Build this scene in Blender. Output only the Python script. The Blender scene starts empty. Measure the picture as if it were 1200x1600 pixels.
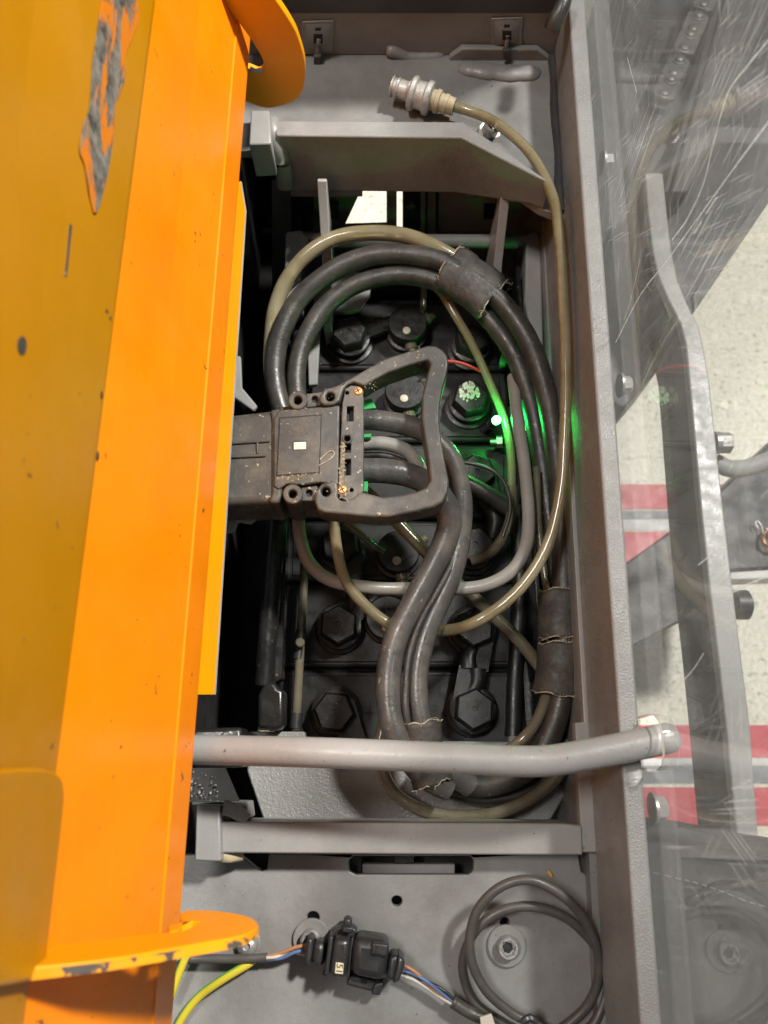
import bpy, bmesh, math, random
from mathutils import Vector, Matrix
random.seed(7)
R = math.radians
sc = bpy.context.scene
COL = sc.collection

# ---------------------------------------------------------------- camera (all lengths below are millimetres above the battery lid)
MM = 0.001
H, TILT, F = 620.0, R(17.5), 1200.0
CT, ST = math.cos(TILT), math.sin(TILT)
cam_d = bpy.data.cameras.new('camera'); cam = bpy.data.objects.new('camera', cam_d); COL.objects.link(cam)
cam.location = (0, 0, H*MM); cam.rotation_euler = (TILT, 0, 0)
cam_d.sensor_fit = 'AUTO'; cam_d.sensor_width = 36; cam_d.lens = 27
cam_d.clip_start = 0.01; cam_d.clip_end = 50
cam_d.dof.use_dof = True; cam_d.dof.focus_distance = 0.54; cam_d.dof.aperture_fstop = 9.0
sc.camera = cam

# ---------------------------------------------------------------- world and lamps (a workshop hall: ceiling lamp, added fill lamp, soft bounce)
w = bpy.data.worlds.new('World'); sc.world = w; w.use_nodes = True
bg = w.node_tree.nodes['Background']; bg.inputs[0].default_value = (0.96, 0.98, 1.0, 1); bg.inputs[1].default_value = 0.15

def area(name, loc, target, power, sx, sy, col):
    d = bpy.data.lights.new(name, 'AREA'); d.shape = 'RECTANGLE'; d.size = sx; d.size_y = sy
    d.energy = power; d.color = col
    o = bpy.data.objects.new(name, d); COL.objects.link(o); o.location = loc
    o.rotation_euler = (Vector(target)-Vector(loc)).to_track_quat('-Z', 'Y').to_euler()
    return o
area('ceiling_or_fill_lamp', (1.10, 1.15, 2.25), (0, 0.15, 0), 140, 0.20, 0.20, (1.0, 0.965, 0.91))
area('ceiling_or_fill_lamp', (-0.75, 0.40, 2.5), (0.0, 0.15, 0), 34, 0.5, 0.3, (1.0, 0.97, 0.93))  # added fill lamp above the hood, brightens the beam's inner face

sc.view_settings.view_transform = 'Standard'; sc.view_settings.look = 'None'
sc.view_settings.exposure = 0.0; sc.view_settings.gamma = 1.0
sc.render.engine = 'CYCLES'
sc.cycles.use_denoising = True; sc.cycles.use_adaptive_sampling = True; sc.cycles.adaptive_threshold = 0.02; sc.cycles.adaptive_min_samples = 24
sc.cycles.max_bounces = 7; sc.cycles.transparent_max_bounces = 16
sc.cycles.sample_clamp_indirect = 6.0
sc.cycles.caustics_reflective = False; sc.cycles.caustics_refractive = False

# ---------------------------------------------------------------- finding points: a sight line cut with a real plane
def ray(u, v):
    a, b = (u-600.0)/F, (800.0-v)/F
    return Vector((a, ST+b*CT, -CT+b*ST))
def P(u, v, z):
    d = ray(u, v); t = (z-H)/d.z
    return Vector((d.x*t, d.y*t, z))
def PY(u, v, y):
    d = ray(u, v); t = y/d.y
    return Vector((d.x*t, y, H+d.z*t))
def PX(u, v, x):
    d = ray(u, v); t = x/d.x
    return Vector((x, d.y*t, H+d.z*t))
def PP(u, v, p0, n):
    d = ray(u, v); o = Vector((0, 0, H)); t = (p0-o).dot(n)/d.dot(n)
    return o+d*t
def wid(px, v, z):                      # millimetres for so many pixels at that height
    d = ray(600, v); return px*((z-H)/d.z)/F

# ---------------------------------------------------------------- materials
def nodes(name):
    m = bpy.data.materials.new(name); m.use_nodes = True
    nt = m.node_tree; return m, nt, nt.nodes['Principled BSDF']
def N(nt, t, **kw):
    n = nt.nodes.new(t)
    for k, v in kw.items(): setattr(n, k, v)
    return n
def pos(nt, sx=1, sy=1, sz=1, rot=(0, 0, 0)):
    g = N(nt, 'ShaderNodeNewGeometry'); mp = N(nt, 'ShaderNodeMapping')
    mp.inputs['Scale'].default_value = (sx, sy, sz); mp.inputs['Rotation'].default_value = rot
    nt.links.new(g.outputs['Position'], mp.inputs['Vector']); return mp.outputs[0]
def noise(nt, vec, scale, detail=4, rough=0.55, dist=0):
    n = N(nt, 'ShaderNodeTexNoise'); n.inputs['Scale'].default_value = scale
    n.inputs['Detail'].default_value = detail; n.inputs['Roughness'].default_value = rough
    n.inputs['Distortion'].default_value = dist
    nt.links.new(vec, n.inputs['Vector']); return n.outputs['Fac']
def ramp(nt, fac, a, b, ca=(0, 0, 0, 1), cb=(1, 1, 1, 1)):
    r = N(nt, 'ShaderNodeValToRGB'); e = r.color_ramp.elements
    e[0].position = a; e[1].position = b; e[0].color = ca; e[1].color = cb
    nt.links.new(fac, r.inputs[0]); return r.outputs[0]
def mix(nt, fac, a, b, mode='MIX'):
    m = N(nt, 'ShaderNodeMix', data_type='RGBA', blend_type=mode)
    for s, val in ((m.inputs[0], fac), (m.inputs[6], a), (m.inputs[7], b)):
        if hasattr(val, 'links'): nt.links.new(val, s)
        elif isinstance(val, (int, float)): s.default_value = val
        else: s.default_value = (*val, 1) if len(val) == 3 else val
    return m.outputs[2]
def mat(name, base, rough=0.5, metal=0, var=(30, 0.25), dust=None, bump=(700, 0.12), spots=None, coat=0, rvar=0.12, spec=0.5, streak=None):
    m, nt, b = nodes(name)
    p = pos(nt)
    c = mix(nt, ramp(nt, noise(nt, p, var[0], 5), 0.3, 0.7), tuple(x*(1-var[1]) for x in base), tuple(min(1, x*(1+var[1]*0.6)) for x in base))
    if streak:                          # (colour, amount, scale vector)
        q = pos(nt, *streak[2])
        f = ramp(nt, noise(nt, q, 1, 4, 0.6), 0.62, 0.80)
        f2 = mix(nt, streak[1], (0, 0, 0), f); c = mix(nt, f2, c, streak[0])
    if dust:                            # (colour, amount, scale)
        f = ramp(nt, noise(nt, p, dust[2], 6, 0.68), 0.46, 0.72)
        f = mix(nt, dust[1], (0, 0, 0), f); c = mix(nt, f, c, dust[0])
    if spots:                           # (colour, scale, threshold)
        f = ramp(nt, noise(nt, p, spots[1], 3, 0.7), spots[2], spots[2]+0.03)
        c = mix(nt, f, c, spots[0])
    nt.links.new(c, b.inputs['Base Color'])
    r = N(nt, 'ShaderNodeMapRange'); nt.links.new(noise(nt, p, var[0]*3, 3), r.inputs[0])
    r.inputs[1].default_value = 0.3; r.inputs[2].default_value = 0.7
    r.inputs[3].default_value = max(0.05, rough-rvar); r.inputs[4].default_value = min(1, rough+rvar)
    nt.links.new(r.outputs[0], b.inputs['Roughness'])
    b.inputs['Metallic'].default_value = metal; b.inputs['Coat Weight'].default_value = coat
    b.inputs['Specular IOR Level'].default_value = spec
    if bump:
        bp = N(nt, 'ShaderNodeBump'); bp.inputs['Strength'].default_value = bump[1]; bp.inputs['Distance'].default_value = 0.001
        nt.links.new(noise(nt, p, bump[0], 2, 0.6), bp.inputs['Height']); nt.links.new(bp.outputs[0], b.inputs['Normal'])
    return m

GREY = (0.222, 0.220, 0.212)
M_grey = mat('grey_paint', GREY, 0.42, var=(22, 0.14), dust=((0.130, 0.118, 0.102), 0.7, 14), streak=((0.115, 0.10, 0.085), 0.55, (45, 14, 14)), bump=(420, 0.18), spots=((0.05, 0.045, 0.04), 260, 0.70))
M_greypale = mat('grey_paint_pale', (0.27, 0.266, 0.256), 0.38, var=(30, 0.10), dust=((0.30, 0.28, 0.26), 0.35, 40), bump=(420, 0.16), streak=((0.34, 0.32, 0.30), 0.7, (900, 25, 60)), spots=((0.09, 0.08, 0.07), 230, 0.69))  # paler grey with light streaks
M_beam = mat('hammered_grey_paint', (0.235, 0.232, 0.224), 0.38, var=(22, 0.14), dust=((0.15, 0.13, 0.11), 0.5, 18), bump=(900, 0.45), spots=((0.06, 0.05, 0.045), 240, 0.70))
M_rough = mat('rough_grey_paint', (0.26, 0.255, 0.246), 0.36, var=(25, 0.10), bump=(520, 0.75), spots=((0.05, 0.045, 0.04), 200, 0.76))
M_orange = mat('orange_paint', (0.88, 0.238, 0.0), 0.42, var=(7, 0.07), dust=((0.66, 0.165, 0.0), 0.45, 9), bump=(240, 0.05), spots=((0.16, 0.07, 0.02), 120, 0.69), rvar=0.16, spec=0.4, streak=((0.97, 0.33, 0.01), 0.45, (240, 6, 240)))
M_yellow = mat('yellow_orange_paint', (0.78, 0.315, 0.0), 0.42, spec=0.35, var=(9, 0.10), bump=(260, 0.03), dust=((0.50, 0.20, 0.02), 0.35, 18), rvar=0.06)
M_mustard = mat('mustard_tone', (0.47, 0.20, 0.0), 0.42, spec=0.35, var=(7, 0.08), dust=((0.33, 0.145, 0.01), 0.35, 14), bump=(240, 0.05), spots=((0.12, 0.05, 0.02), 90, 0.70), rvar=0.14, streak=((0.60, 0.25, 0.0), 0.5, (120, 5, 120)))  # darker, yellower tone for the hood's side face and pad
M_chip = mat('chipped_orange_paint', (0.80, 0.31, 0.004), 0.45, var=(20, 0.2), bump=(260, 0.1), spots=((0.075, 0.065, 0.055), 75, 0.53))
M_bare = mat('bare_steel', (0.42, 0.39, 0.35), 0.38, metal=0.85, var=(120, 0.3), dust=((0.30, 0.27, 0.23), 0.5, 90), bump=(900, 0.2))
M_peel = None
M_plastic = mat('dusty_black_plastic', (0.048, 0.045, 0.040), 0.50, var=(40, 0.3), dust=((0.125, 0.106, 0.080), 0.85, 50), bump=(900, 0.14), spots=((0.36, 0.29, 0.19), 190, 0.655), streak=((0.17, 0.145, 0.11), 0.8, (140, 40, 60)))
M_plasticc = mat('clean_black_plastic', (0.022, 0.022, 0.023), 0.38, var=(40, 0.2), dust=((0.06, 0.056, 0.05), 0.4, 90), bump=(900, 0.08))
M_rubber = mat('dusty_cable_rubber', (0.034, 0.032, 0.029), 0.42, var=(45, 0.3), dust=((0.078, 0.068, 0.055), 0.85, 50), bump=(500, 0.25), spots=((0.20, 0.17, 0.13), 210, 0.675), streak=((0.09, 0.08, 0.065), 0.7, (60, 60, 200)))
M_rubberg = mat('grey_cable_rubber', (0.085, 0.081, 0.076), 0.33, var=(40, 0.3), dust=((0.15, 0.13, 0.105), 0.7, 40), bump=(450, 0.22), spots=((0.28, 0.24, 0.19), 170, 0.665), streak=((0.15, 0.14, 0.13), 0.5, (260, 60, 60)))
M_tape = mat('worn_black_tape', (0.040, 0.036, 0.032), 0.6, var=(50, 0.3), dust=((0.085, 0.074, 0.058), 0.8, 70), bump=(300, 0.5))
M_fray = mat('frayed_tape_edge', (0.42, 0.35, 0.25), 0.8, var=(400, 0.5), bump=(900, 0.4))
M_cell = mat('battery_lid_plastic', (0.011, 0.011, 0.011), 0.42, var=(35, 0.3), dust=((0.020, 0.019, 0.017), 0.7, 30), bump=(800, 0.12), spots=((0.26, 0.25, 0.22), 330, 0.70))
M_pole = mat('pole_cap_plastic', (0.014, 0.0135, 0.013), 0.38, var=(60, 0.3), dust=((0.030, 0.027, 0.024), 0.8, 80), bump=(700, 0.2), spots=((0.3, 0.28, 0.24), 300, 0.69))
M_black = mat('black_painted_steel', (0.012, 0.012, 0.012), 0.30, var=(30, 0.3), dust=((0.03, 0.028, 0.025), 0.6, 40), bump=(300, 0.12), spots=((0.32, 0.28, 0.22), 180, 0.69))
M_dark = mat('dark_cavity_shade', (0.012, 0.0115, 0.011), 0.7, var=(20, 0.3), bump=(300, 0.1))  # shade of pit, slots and holes put into a near-black colour
M_white = mat('white_plastic_insert', (0.62, 0.55, 0.46), 0.5, var=(300, 0.25), bump=(900, 0.2))
M_brass = mat('brass_screw_metal', (0.62, 0.30, 0.10), 0.38, metal=0.7, var=(200, 0.3), bump=(900, 0.2))
M_fit = mat('dusty_zinc_fitting', (0.46, 0.44, 0.41), 0.48, metal=0.35, var=(140, 0.3), dust=((0.30, 0.27, 0.22), 0.6, 160), bump=(700, 0.3))
M_beigefit = mat('beige_hose_tail', (0.42, 0.35, 0.22), 0.5, var=(140, 0.25), bump=(700, 0.2))
M_red = mat('red_wire_insulation', (0.45, 0.02, 0.02), 0.4)
M_corr = mat('pale_corrosion', (0.55, 0.54, 0.48), 0.9, var=(500, 0.4), bump=(900, 0.8))
M_cable = mat('thin_cable_sheath', (0.070, 0.064, 0.057), 0.42, var=(40, 0.15), dust=((0.11, 0.098, 0.085), 0.4, 60), bump=(800, 0.06))
M_orw = mat('orange_brown_wire', (0.40, 0.18, 0.08), 0.4)
M_blw = mat('blue_wire', (0.10, 0.15, 0.30), 0.4)
M_whw = mat('pale_wire', (0.55, 0.50, 0.42), 0.4)
M_bkw = mat('black_wire', (0.02, 0.02, 0.02), 0.4)
M_label = mat('cream_label', (0.66, 0.58, 0.40), 0.5, var=(300, 0.12), bump=None)
M_ink = mat('black_ink', (0.015, 0.012, 0.012), 0.6, bump=None)
M_dust = mat('dry_tan_dust', (0.26, 0.205, 0.125), 0.95, var=(500, 0.4), bump=None)
M_emboss = mat('embossed_dusty_letter', (0.10, 0.085, 0.065), 0.7, var=(600, 0.45), bump=(900, 0.2))
M_copper = mat('copper_strand', (0.55, 0.30, 0.16), 0.35, metal=0.8, bump=None)
M_fabric = mat('black_fabric', (0.022, 0.021, 0.020), 0.8, var=(30, 0.3), bump=(1400, 0.5))
M_thread = mat('grey_stitching', (0.13, 0.125, 0.115), 0.7, bump=None)
M_rail = mat('rail_steel', (0.045, 0.044, 0.044), 0.45, var=(14, 0.3), bump=(300, 0.12))
M_mast = mat('mast_steel', (0.014, 0.016, 0.020), 0.5, var=(14, 0.35), dust=((0.026, 0.028, 0.032), 0.6, 20), bump=(300, 0.15))
M_chain = mat('oily_chain_steel', (0.085, 0.082, 0.08), 0.42, metal=0.4, var=(90, 0.3), bump=(500, 0.2))
M_tapered = mat('red_floor_tape', (0.64, 0.075, 0.10), 0.45, var=(12, 0.12), bump=(200, 0.1))
M_tapewhite = mat('white_floor_tape', (0.60, 0.60, 0.60), 0.45, var=(12, 0.12), bump=(200, 0.1))
M_tapegrey = mat('grey_floor_tape', (0.22, 0.23, 0.25), 0.45, var=(12, 0.2), bump=(200, 0.1))
M_foot = mat('zinc_bolt', (0.40, 0.39, 0.37), 0.4, metal=0.6, var=(150, 0.3), bump=(700, 0.2))
M_paleplate = mat('pale_grey_plate', (0.55, 0.535, 0.51), 0.45, var=(25, 0.08), bump=(300, 0.06))
M_tint = mat('crumb', (0.55, 0.30, 0.08), 0.8, bump=None)

def peel_mat():
    m, nt, b = nodes('scuffed_sticker_remains')
    p = pos(nt, 120, 14, 30, (0, 0, 0.1))
    f = ramp(nt, noise(nt, p, 1.0, 6, 0.65, 1.2), 0.54, 0.60)
    q = pos(nt); g = ramp(nt, noise(nt, q, 120, 6, 0.7), 0.35, 0.65, (0.03, 0.03, 0.028, 1), (0.24, 0.22, 0.18, 1))
    nt.links.new(mix(nt, f, g, (0.60, 0.17, 0.0)), b.inputs['Base Color']); b.inputs['Roughness'].default_value = 0.6
    return m
M_peel = peel_mat()

def hose_mat(name, col, tr=0.55, rough=0.22, inner=(0.10, 0.085, 0.04)):
    m, nt, b = nodes(name); p = pos(nt)
    c = mix(nt, ramp(nt, noise(nt, p, 28, 6, 0.65), 0.38, 0.70), col, inner)
    f = ramp(nt, noise(nt, p, 240, 3, 0.7), 0.70, 0.76); c = mix(nt, f, c, (0.05, 0.045, 0.03))
    nt.links.new(c, b.inputs['Base Color'])
    b.inputs['Roughness'].default_value = rough; b.inputs['Transmission Weight'].default_value = tr
    b.inputs['IOR'].default_value = 1.42; b.inputs['Coat Weight'].default_value = 0.4; b.inputs['Coat Roughness'].default_value = 0.18
    bp = N(nt, 'ShaderNodeBump'); bp.inputs['Strength'].default_value = 0.1; bp.inputs['Distance'].default_value = 0.001
    nt.links.new(noise(nt, p, 500, 3), bp.inputs['Height']); nt.links.new(bp.outputs[0], b.inputs['Normal'])
    return m
M_hose = hose_mat('yellowed_clear_hose', (0.50, 0.435, 0.27), 0.55, 0.13, (0.33, 0.27, 0.14))
M_hosed = hose_mat('dark_clear_hose', (0.30, 0.265, 0.185), 0.5, 0.13, (0.16, 0.135, 0.08))
M_hoseg = mat('grey_hose', (0.30, 0.285, 0.26), 0.30, var=(30, 0.15), dust=((0.24, 0.215, 0.175), 0.6, 45), bump=(600, 0.12), spots=((0.08, 0.07, 0.055), 220, 0.72), coat=0.2)

def glass_mat():
    m, nt, b = nodes('scratched_acrylic'); nt.nodes.remove(b)
    out = nt.nodes['Material Output']
    ge = N(nt, 'ShaderNodeNewGeometry'); dp = N(nt, 'ShaderNodeVectorMath', operation='DOT_PRODUCT')
    nt.links.new(ge.outputs['Normal'], dp.inputs[0]); nt.links.new(ge.outputs['Incoming'], dp.inputs[1])
    ab = N(nt, 'ShaderNodeMath', operation='ABSOLUTE'); nt.links.new(dp.outputs['Value'], ab.inputs[0])
    om = N(nt, 'ShaderNodeMath', operation='SUBTRACT'); om.inputs[0].default_value = 1.0; nt.links.new(ab.outputs[0], om.inputs[1])
    pw = N(nt, 'ShaderNodeMath', operation='POWER'); nt.links.new(om.outputs[0], pw.inputs[0]); pw.inputs[1].default_value = 4.2
    fr = N(nt, 'ShaderNodeMath', operation='MULTIPLY_ADD'); nt.links.new(pw.outputs[0], fr.inputs[0]); fr.inputs[1].default_value = 0.88; fr.inputs[2].default_value = 0.12
    tr = N(nt, 'ShaderNodeBsdfTransparent'); tr.inputs[0].default_value = (0.95, 0.96, 0.96, 1)
    gl = N(nt, 'ShaderNodeBsdfGlossy'); gl.inputs['Roughness'].default_value = 0.012
    mx = N(nt, 'ShaderNodeMixShader'); nt.links.new(fr.outputs[0], mx.inputs[0]); nt.links.new(tr.outputs[0], mx.inputs[1]); nt.links.new(gl.outputs[0], mx.inputs[2])
    df = N(nt, 'ShaderNodeBsdfDiffuse'); df.inputs[0].default_value = (0.74, 0.74, 0.72, 1)
    tl = N(nt, 'ShaderNodeBsdfTranslucent'); tl.inputs[0].default_value = (0.74, 0.74, 0.72, 1)
    dt = N(nt, 'ShaderNodeMixShader'); dt.inputs[0].default_value = 0.85
    nt.links.new(df.outputs[0], dt.inputs[1]); nt.links.new(tl.outputs[0], dt.inputs[2])
    def add(a, b_):
        n = N(nt, 'ShaderNodeMath', operation='ADD'); 
        for s, x in ((n.inputs[0], a), (n.inputs[1], b_)):
            if hasattr(x, 'links'): nt.links.new(x, s)
            else: s.default_value = x
        return n.outputs[0]
    def mul(a, k):
        n = N(nt, 'ShaderNodeMath', operation='MULTIPLY'); nt.links.new(a, n.inputs[0]); n.inputs[1].default_value = k; return n.outputs[0]
    f = None
    for rot, sy, sz, th, amt, seed in ((R(6), 620, 13, 0.655, 0.40, 0), (R(-28), 660, 17, 0.67, 0.40, 3.1), (R(40), 700, 19, 0.68, 0.34, 7.7), (R(80), 580, 24, 0.68, 0.30, 5.5), (R(15), 1000, 11, 0.66, 0.34, 9.9)):
        g = N(nt, 'ShaderNodeNewGeometry'); vr = N(nt, 'ShaderNodeVectorRotate', rotation_type='X_AXIS'); vr.inputs['Angle'].default_value = rot
        nt.links.new(g.outputs['Position'], vr.inputs['Vector'])
        mp = N(nt, 'ShaderNodeMapping'); mp.inputs['Scale'].default_value = (1, sy, sz); mp.inputs['Location'].default_value = (seed, seed, seed)
        nt.links.new(vr.outputs[0], mp.inputs['Vector'])
        s = mul(ramp(nt, noise(nt, mp.outputs[0], 1, 2, 0.5), th, th+0.03), amt)
        f = s if f is None else add(f, s)
    p = pos(nt)
    patch = ramp(nt, noise(nt, p, 9, 4), 0.40, 0.62)
    pm = N(nt, 'ShaderNodeMath', operation='MULTIPLY'); nt.links.new(f, pm.inputs[0]); nt.links.new(patch, pm.inputs[1])
    haze = mul(ramp(nt, noise(nt, p, 13, 6, 0.65), 0.30, 0.80), 0.085)
    tot = add(add(pm.outputs[0], haze), 0.03)
    fin = N(nt, 'ShaderNodeMixShader'); nt.links.new(tot, fin.inputs[0]); nt.links.new(mx.outputs[0], fin.inputs[1]); nt.links.new(dt.outputs[0], fin.inputs[2])
    nt.links.new(fin.outputs[0], out.inputs[0]); return m
M_glass = glass_mat()
def scratch_mat():
    m, nt, b = nodes('deep_scratch'); nt.nodes.remove(b)
    d = N(nt, 'ShaderNodeBsdfDiffuse'); d.inputs[0].default_value = (0.85, 0.85, 0.82, 1)
    t = N(nt, 'ShaderNodeBsdfTranslucent'); t.inputs[0].default_value = (0.95, 0.95, 0.92, 1)
    x = N(nt, 'ShaderNodeMixShader'); x.inputs[0].default_value = 0.85
    nt.links.new(d.outputs[0], x.inputs[1]); nt.links.new(t.outputs[0], x.inputs[2]); nt.links.new(x.outputs[0], nt.nodes['Material Output'].inputs[0]); return m
M_scratch = scratch_mat()

def floor_mat():
    m, nt, b = nodes('speckled_floor_coating'); p = pos(nt)
    c = mix(nt, ramp(nt, noise(nt, p, 4, 5), 0.3, 0.7), (0.66, 0.63, 0.49), (0.76, 0.73, 0.58))
    c = mix(nt, ramp(nt, noise(nt, p, 150, 4, 0.7), 0.42, 0.62), c, (0.82, 0.80, 0.70))
    c = mix(nt, ramp(nt, noise(nt, p, 95, 4, 0.7), 0.56, 0.66), c, (0.40, 0.37, 0.28))
    nt.links.new(c, b.inputs['Base Color']); b.inputs['Roughness'].default_value = 0.4
    bp = N(nt, 'ShaderNodeBump'); bp.inputs['Strength'].default_value = 0.5; bp.inputs['Distance'].default_value = 0.002
    nt.links.new(noise(nt, p, 130, 3), bp.inputs['Height']); nt.links.new(bp.outputs[0], b.inputs['Normal']); return m
M_floor = floor_mat()
def emit(name, col, s):
    m, nt, b = nodes(name); b.inputs['Base Color'].default_value = (*col, 1)
    b.inputs['Emission Color'].default_value = (*col, 1); b.inputs['Emission Strength'].default_value = s; return m
M_led = emit('green_led', (0.02, 1.0, 0.12), 300)
def lens_mat():
    m, nt, b = nodes('green_lens'); b.inputs['Base Color'].default_value = (0.1, 0.9, 0.25, 1); b.inputs['Roughness'].default_value = 0.3
    b.inputs['Transmission Weight'].default_value = 0.6; return m
M_lens = lens_mat()
def earth_mat():
    m, nt, b = nodes('yellow_green_insulation'); tc = N(nt, 'ShaderNodeTexCoord')
    at = N(nt, 'ShaderNodeAttribute', attribute_name='side')
    f = ramp(nt, at.outputs['Fac'], 0.45, 0.55)
    nt.links.new(mix(nt, f, (0.52, 0.42, 0.03), (0.12, 0.36, 0.05)), b.inputs['Base Color']); b.inputs['Roughness'].default_value = 0.35; return m
M_earth = earth_mat()

# ---------------------------------------------------------------- mesh helpers
WORLD = {}                               # world origin of every object (mm)
def origin(o): return WORLD.get(o, Vector((0, 0, 0)))
def link(name, me, mats, parent=None, loc=None, rot=None):
    o = bpy.data.objects.new(name, me); COL.objects.link(o)
    lw = Vector(loc) if loc is not None else (origin(parent) if parent else Vector((0, 0, 0)))
    WORLD[o] = lw
    if parent: o.parent = parent
    o.location = (lw-(origin(parent) if parent else Vector((0, 0, 0))))*MM
    if rot is not None: o.rotation_euler = rot
    return o
def finish(me, m, ang=38):
    if m: me.materials.append(m)
    for p in me.polygons: p.use_smooth = True
    me.set_sharp_from_angle(angle=R(ang))
def build(name, bm, m, parent=None, bevel=0, seg=2, base=False, ang=38):
    """bm in world millimetres -> one mesh object; origin at the parent's origin or, top-level, at the base of the mesh"""
    bmesh.ops.recalc_face_normals(bm, faces=bm.faces)
    if parent: org = origin(parent)
    else:
        xs = [v.co for v in bm.verts]
        org = Vector(((min(c.x for c in xs)+max(c.x for c in xs))/2, (min(c.y for c in xs)+max(c.y for c in xs))/2, min(c.z for c in xs)))
    for v in bm.verts: v.co = (v.co-org)*MM
    me = bpy.data.meshes.new(name); bm.to_mesh(me); bm.free(); finish(me, m, ang)
    o = link(name, me, None, parent, org)
    if bevel:
        b = o.modifiers.new('bevel', 'BEVEL'); b.width = bevel*MM; b.segments = seg; b.limit_method = 'ANGLE'; b.angle_limit = R(40)
        b.harden_normals = False
    return o
def tag(o, label, cat, group=None, kind=None):
    if label: o['label'] = label
    if cat: o['category'] = cat
    if group: o['group'] = group
    if kind: o['kind'] = kind
    return o
def thing(name, loc, label, cat, group=None):
    o = bpy.data.objects.new(name, None); COL.objects.link(o); o.empty_display_size = 0.01
    WORLD[o] = Vector(loc); o.location = Vector(loc)*MM
    return tag(o, label, cat, group)
def local_mesh(name, bm, m, ang=38):
    bmesh.ops.recalc_face_normals(bm, faces=bm.faces)
    for v in bm.verts: v.co = v.co*MM
    me = bpy.data.meshes.new(name); bm.to_mesh(me); bm.free(); finish(me, m, ang); return me

def prism(pts, vec, holes=(), bm=None):
    """flat outline (3-D points) pushed along vec, with holes"""
    bm = bm or bmesh.new(); new = bmesh.new()
    edges = []
    for loop in [pts]+list(holes):
        vs = [new.verts.new(p) for p in loop]
        edges += [new.edges.new((vs[i], vs[(i+1) % len(vs)])) for i in range(len(vs))]
    if holes: fs = [f for f in bmesh.ops.triangle_fill(new, use_beauty=True, edges=edges)['geom'] if isinstance(f, bmesh.types.BMFace)]
    else: fs = [new.faces.new(new.verts)]
    ex = bmesh.ops.extrude_face_region(new, geom=fs)
    for g in ex['geom']:
        if isinstance(g, bmesh.types.BMVert): g.co += Vector(vec)
    tmp = bpy.data.meshes.new('t'); new.to_mesh(tmp); new.free(); bm.from_mesh(tmp); bpy.data.meshes.remove(tmp)
    return bm
def px(outline, zt, zb, holes=(), bm=None):
    return prism([P(u, v, zt) for u, v in outline], (0, 0, zb-zt), [[P(u, v, zt) for u, v in h] for h in holes], bm)
def circ(u, v, r, n=16, ry=None):
    ry = ry or r
    return [(u+r*math.cos(2*math.pi*i/n), v+ry*math.sin(2*math.pi*i/n)) for i in range(n)]
def box(c, s, rz=0, bm=None):
    bm = bm or bmesh.new(); c = Vector(c)
    mt = Matrix.Translation(c) @ Matrix.Rotation(rz, 4, 'Z') @ Matrix.Diagonal((*s, 1))
    bmesh.ops.create_cube(bm, size=1, matrix=mt); return bm
def spline(pts, step=3.0, closed=False):
    pts = [Vector(p) for p in pts]; n = len(pts); out = []
    rng = range(n if closed else n-1)
    for i in rng:
        p1, p2 = pts[i], pts[(i+1) % n]
        p0 = pts[i-1] if (i > 0 or closed) else p1*2-p2
        p3 = pts[(i+2) % n] if (i+2 < n or closed) else p2*2-p1
        k = max(2, int((p2-p1).length/step))
        for j in range(k):
            t = j/k
            out.append(0.5*((2*p1)+(p2-p0)*t+(2*p0-5*p1+4*p2-p3)*t*t+(3*p1-p0-3*p2+p3)*t**3))
    if not closed: out.append(pts[-1])
    return out
def tube(pts, r, seg=14, bm=None, step=3.0, flat=1.0, jit=0.0, caps=True, raw=False, seedk=0, radii=None):
    bm = bm or bmesh.new(); path = [Vector(p) for p in pts] if raw else spline(pts, step)
    n = len(path); rings = []; rnd = random.Random(seedk+n)
    up = None
    for i, p in enumerate(path):
        t = (path[min(n-1, i+1)]-path[max(0, i-1)]).normalized()
        s = t.cross(Vector((0, 0, 1)))
        if s.length < 0.15: s = t.cross(Vector((0, 1, 0)))
        s.normalize(); up = s.cross(t)
        rr = radii(i/(n-1)) if radii else r
        ring = []
        for k in range(seg):
            a = 2*math.pi*k/seg
            q = rr*(1+jit*(rnd.random()-0.5))
            ring.append(bm.verts.new(p+s*math.cos(a)*q+up*math.sin(a)*q*flat))
        rings.append(ring)
    for a, b in zip(rings, rings[1:]):
        for k in range(seg): bm.faces.new((a[k], a[(k+1) % seg], b[(k+1) % seg], b[k]))
    if caps: bm.faces.new(rings[0][::-1]); bm.faces.new(rings[-1])
    return bm
def lathe(p0, axis, prof, seg=24, bm=None, hexa=()):
    """profile of (distance along axis, radius); entries whose index is in hexa become six-sided"""
    bm = bm or bmesh.new(); axis = Vector(axis).normalized(); p0 = Vector(p0)
    a = axis.cross(Vector((0.3, 1, 0.2))).normalized(); b = axis.cross(a)
    rings = []
    for j, (d, r) in enumerate(prof):
        ring = []
        for k in range(seg):
            t = 2*math.pi*k/seg
            rr = r/ (math.cos(((t+math.pi/6) % (math.pi/3))-math.pi/6)) if j in hexa else r
            ring.append(bm.verts.new(p0+axis*d+(a*math.cos(t)+b*math.sin(t))*max(rr, 0.01)))
        rings.append(ring)
    for x, y in zip(rings, rings[1:]):
        for k in range(seg): bm.faces.new((x[k], x[(k+1) % seg], y[(k+1) % seg], y[k]))
    bm.faces.new(rings[0][::-1]); bm.faces.new(rings[-1]); return bm
def pz(seq): return [P(u, v, z) for u, v, z in seq]
def loft(lines, thick=None, bm=None):
    """sheet through parallel lines: each line is a list of points"""
    bm = bm or bmesh.new(); g = [[bm.verts.new(p) for p in l] for l in lines]
    for a, b in zip(g, g[1:]):
        for i in range(len(a)-1): bm.faces.new((a[i], a[i+1], b[i+1], b[i]))
    return bm
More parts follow.
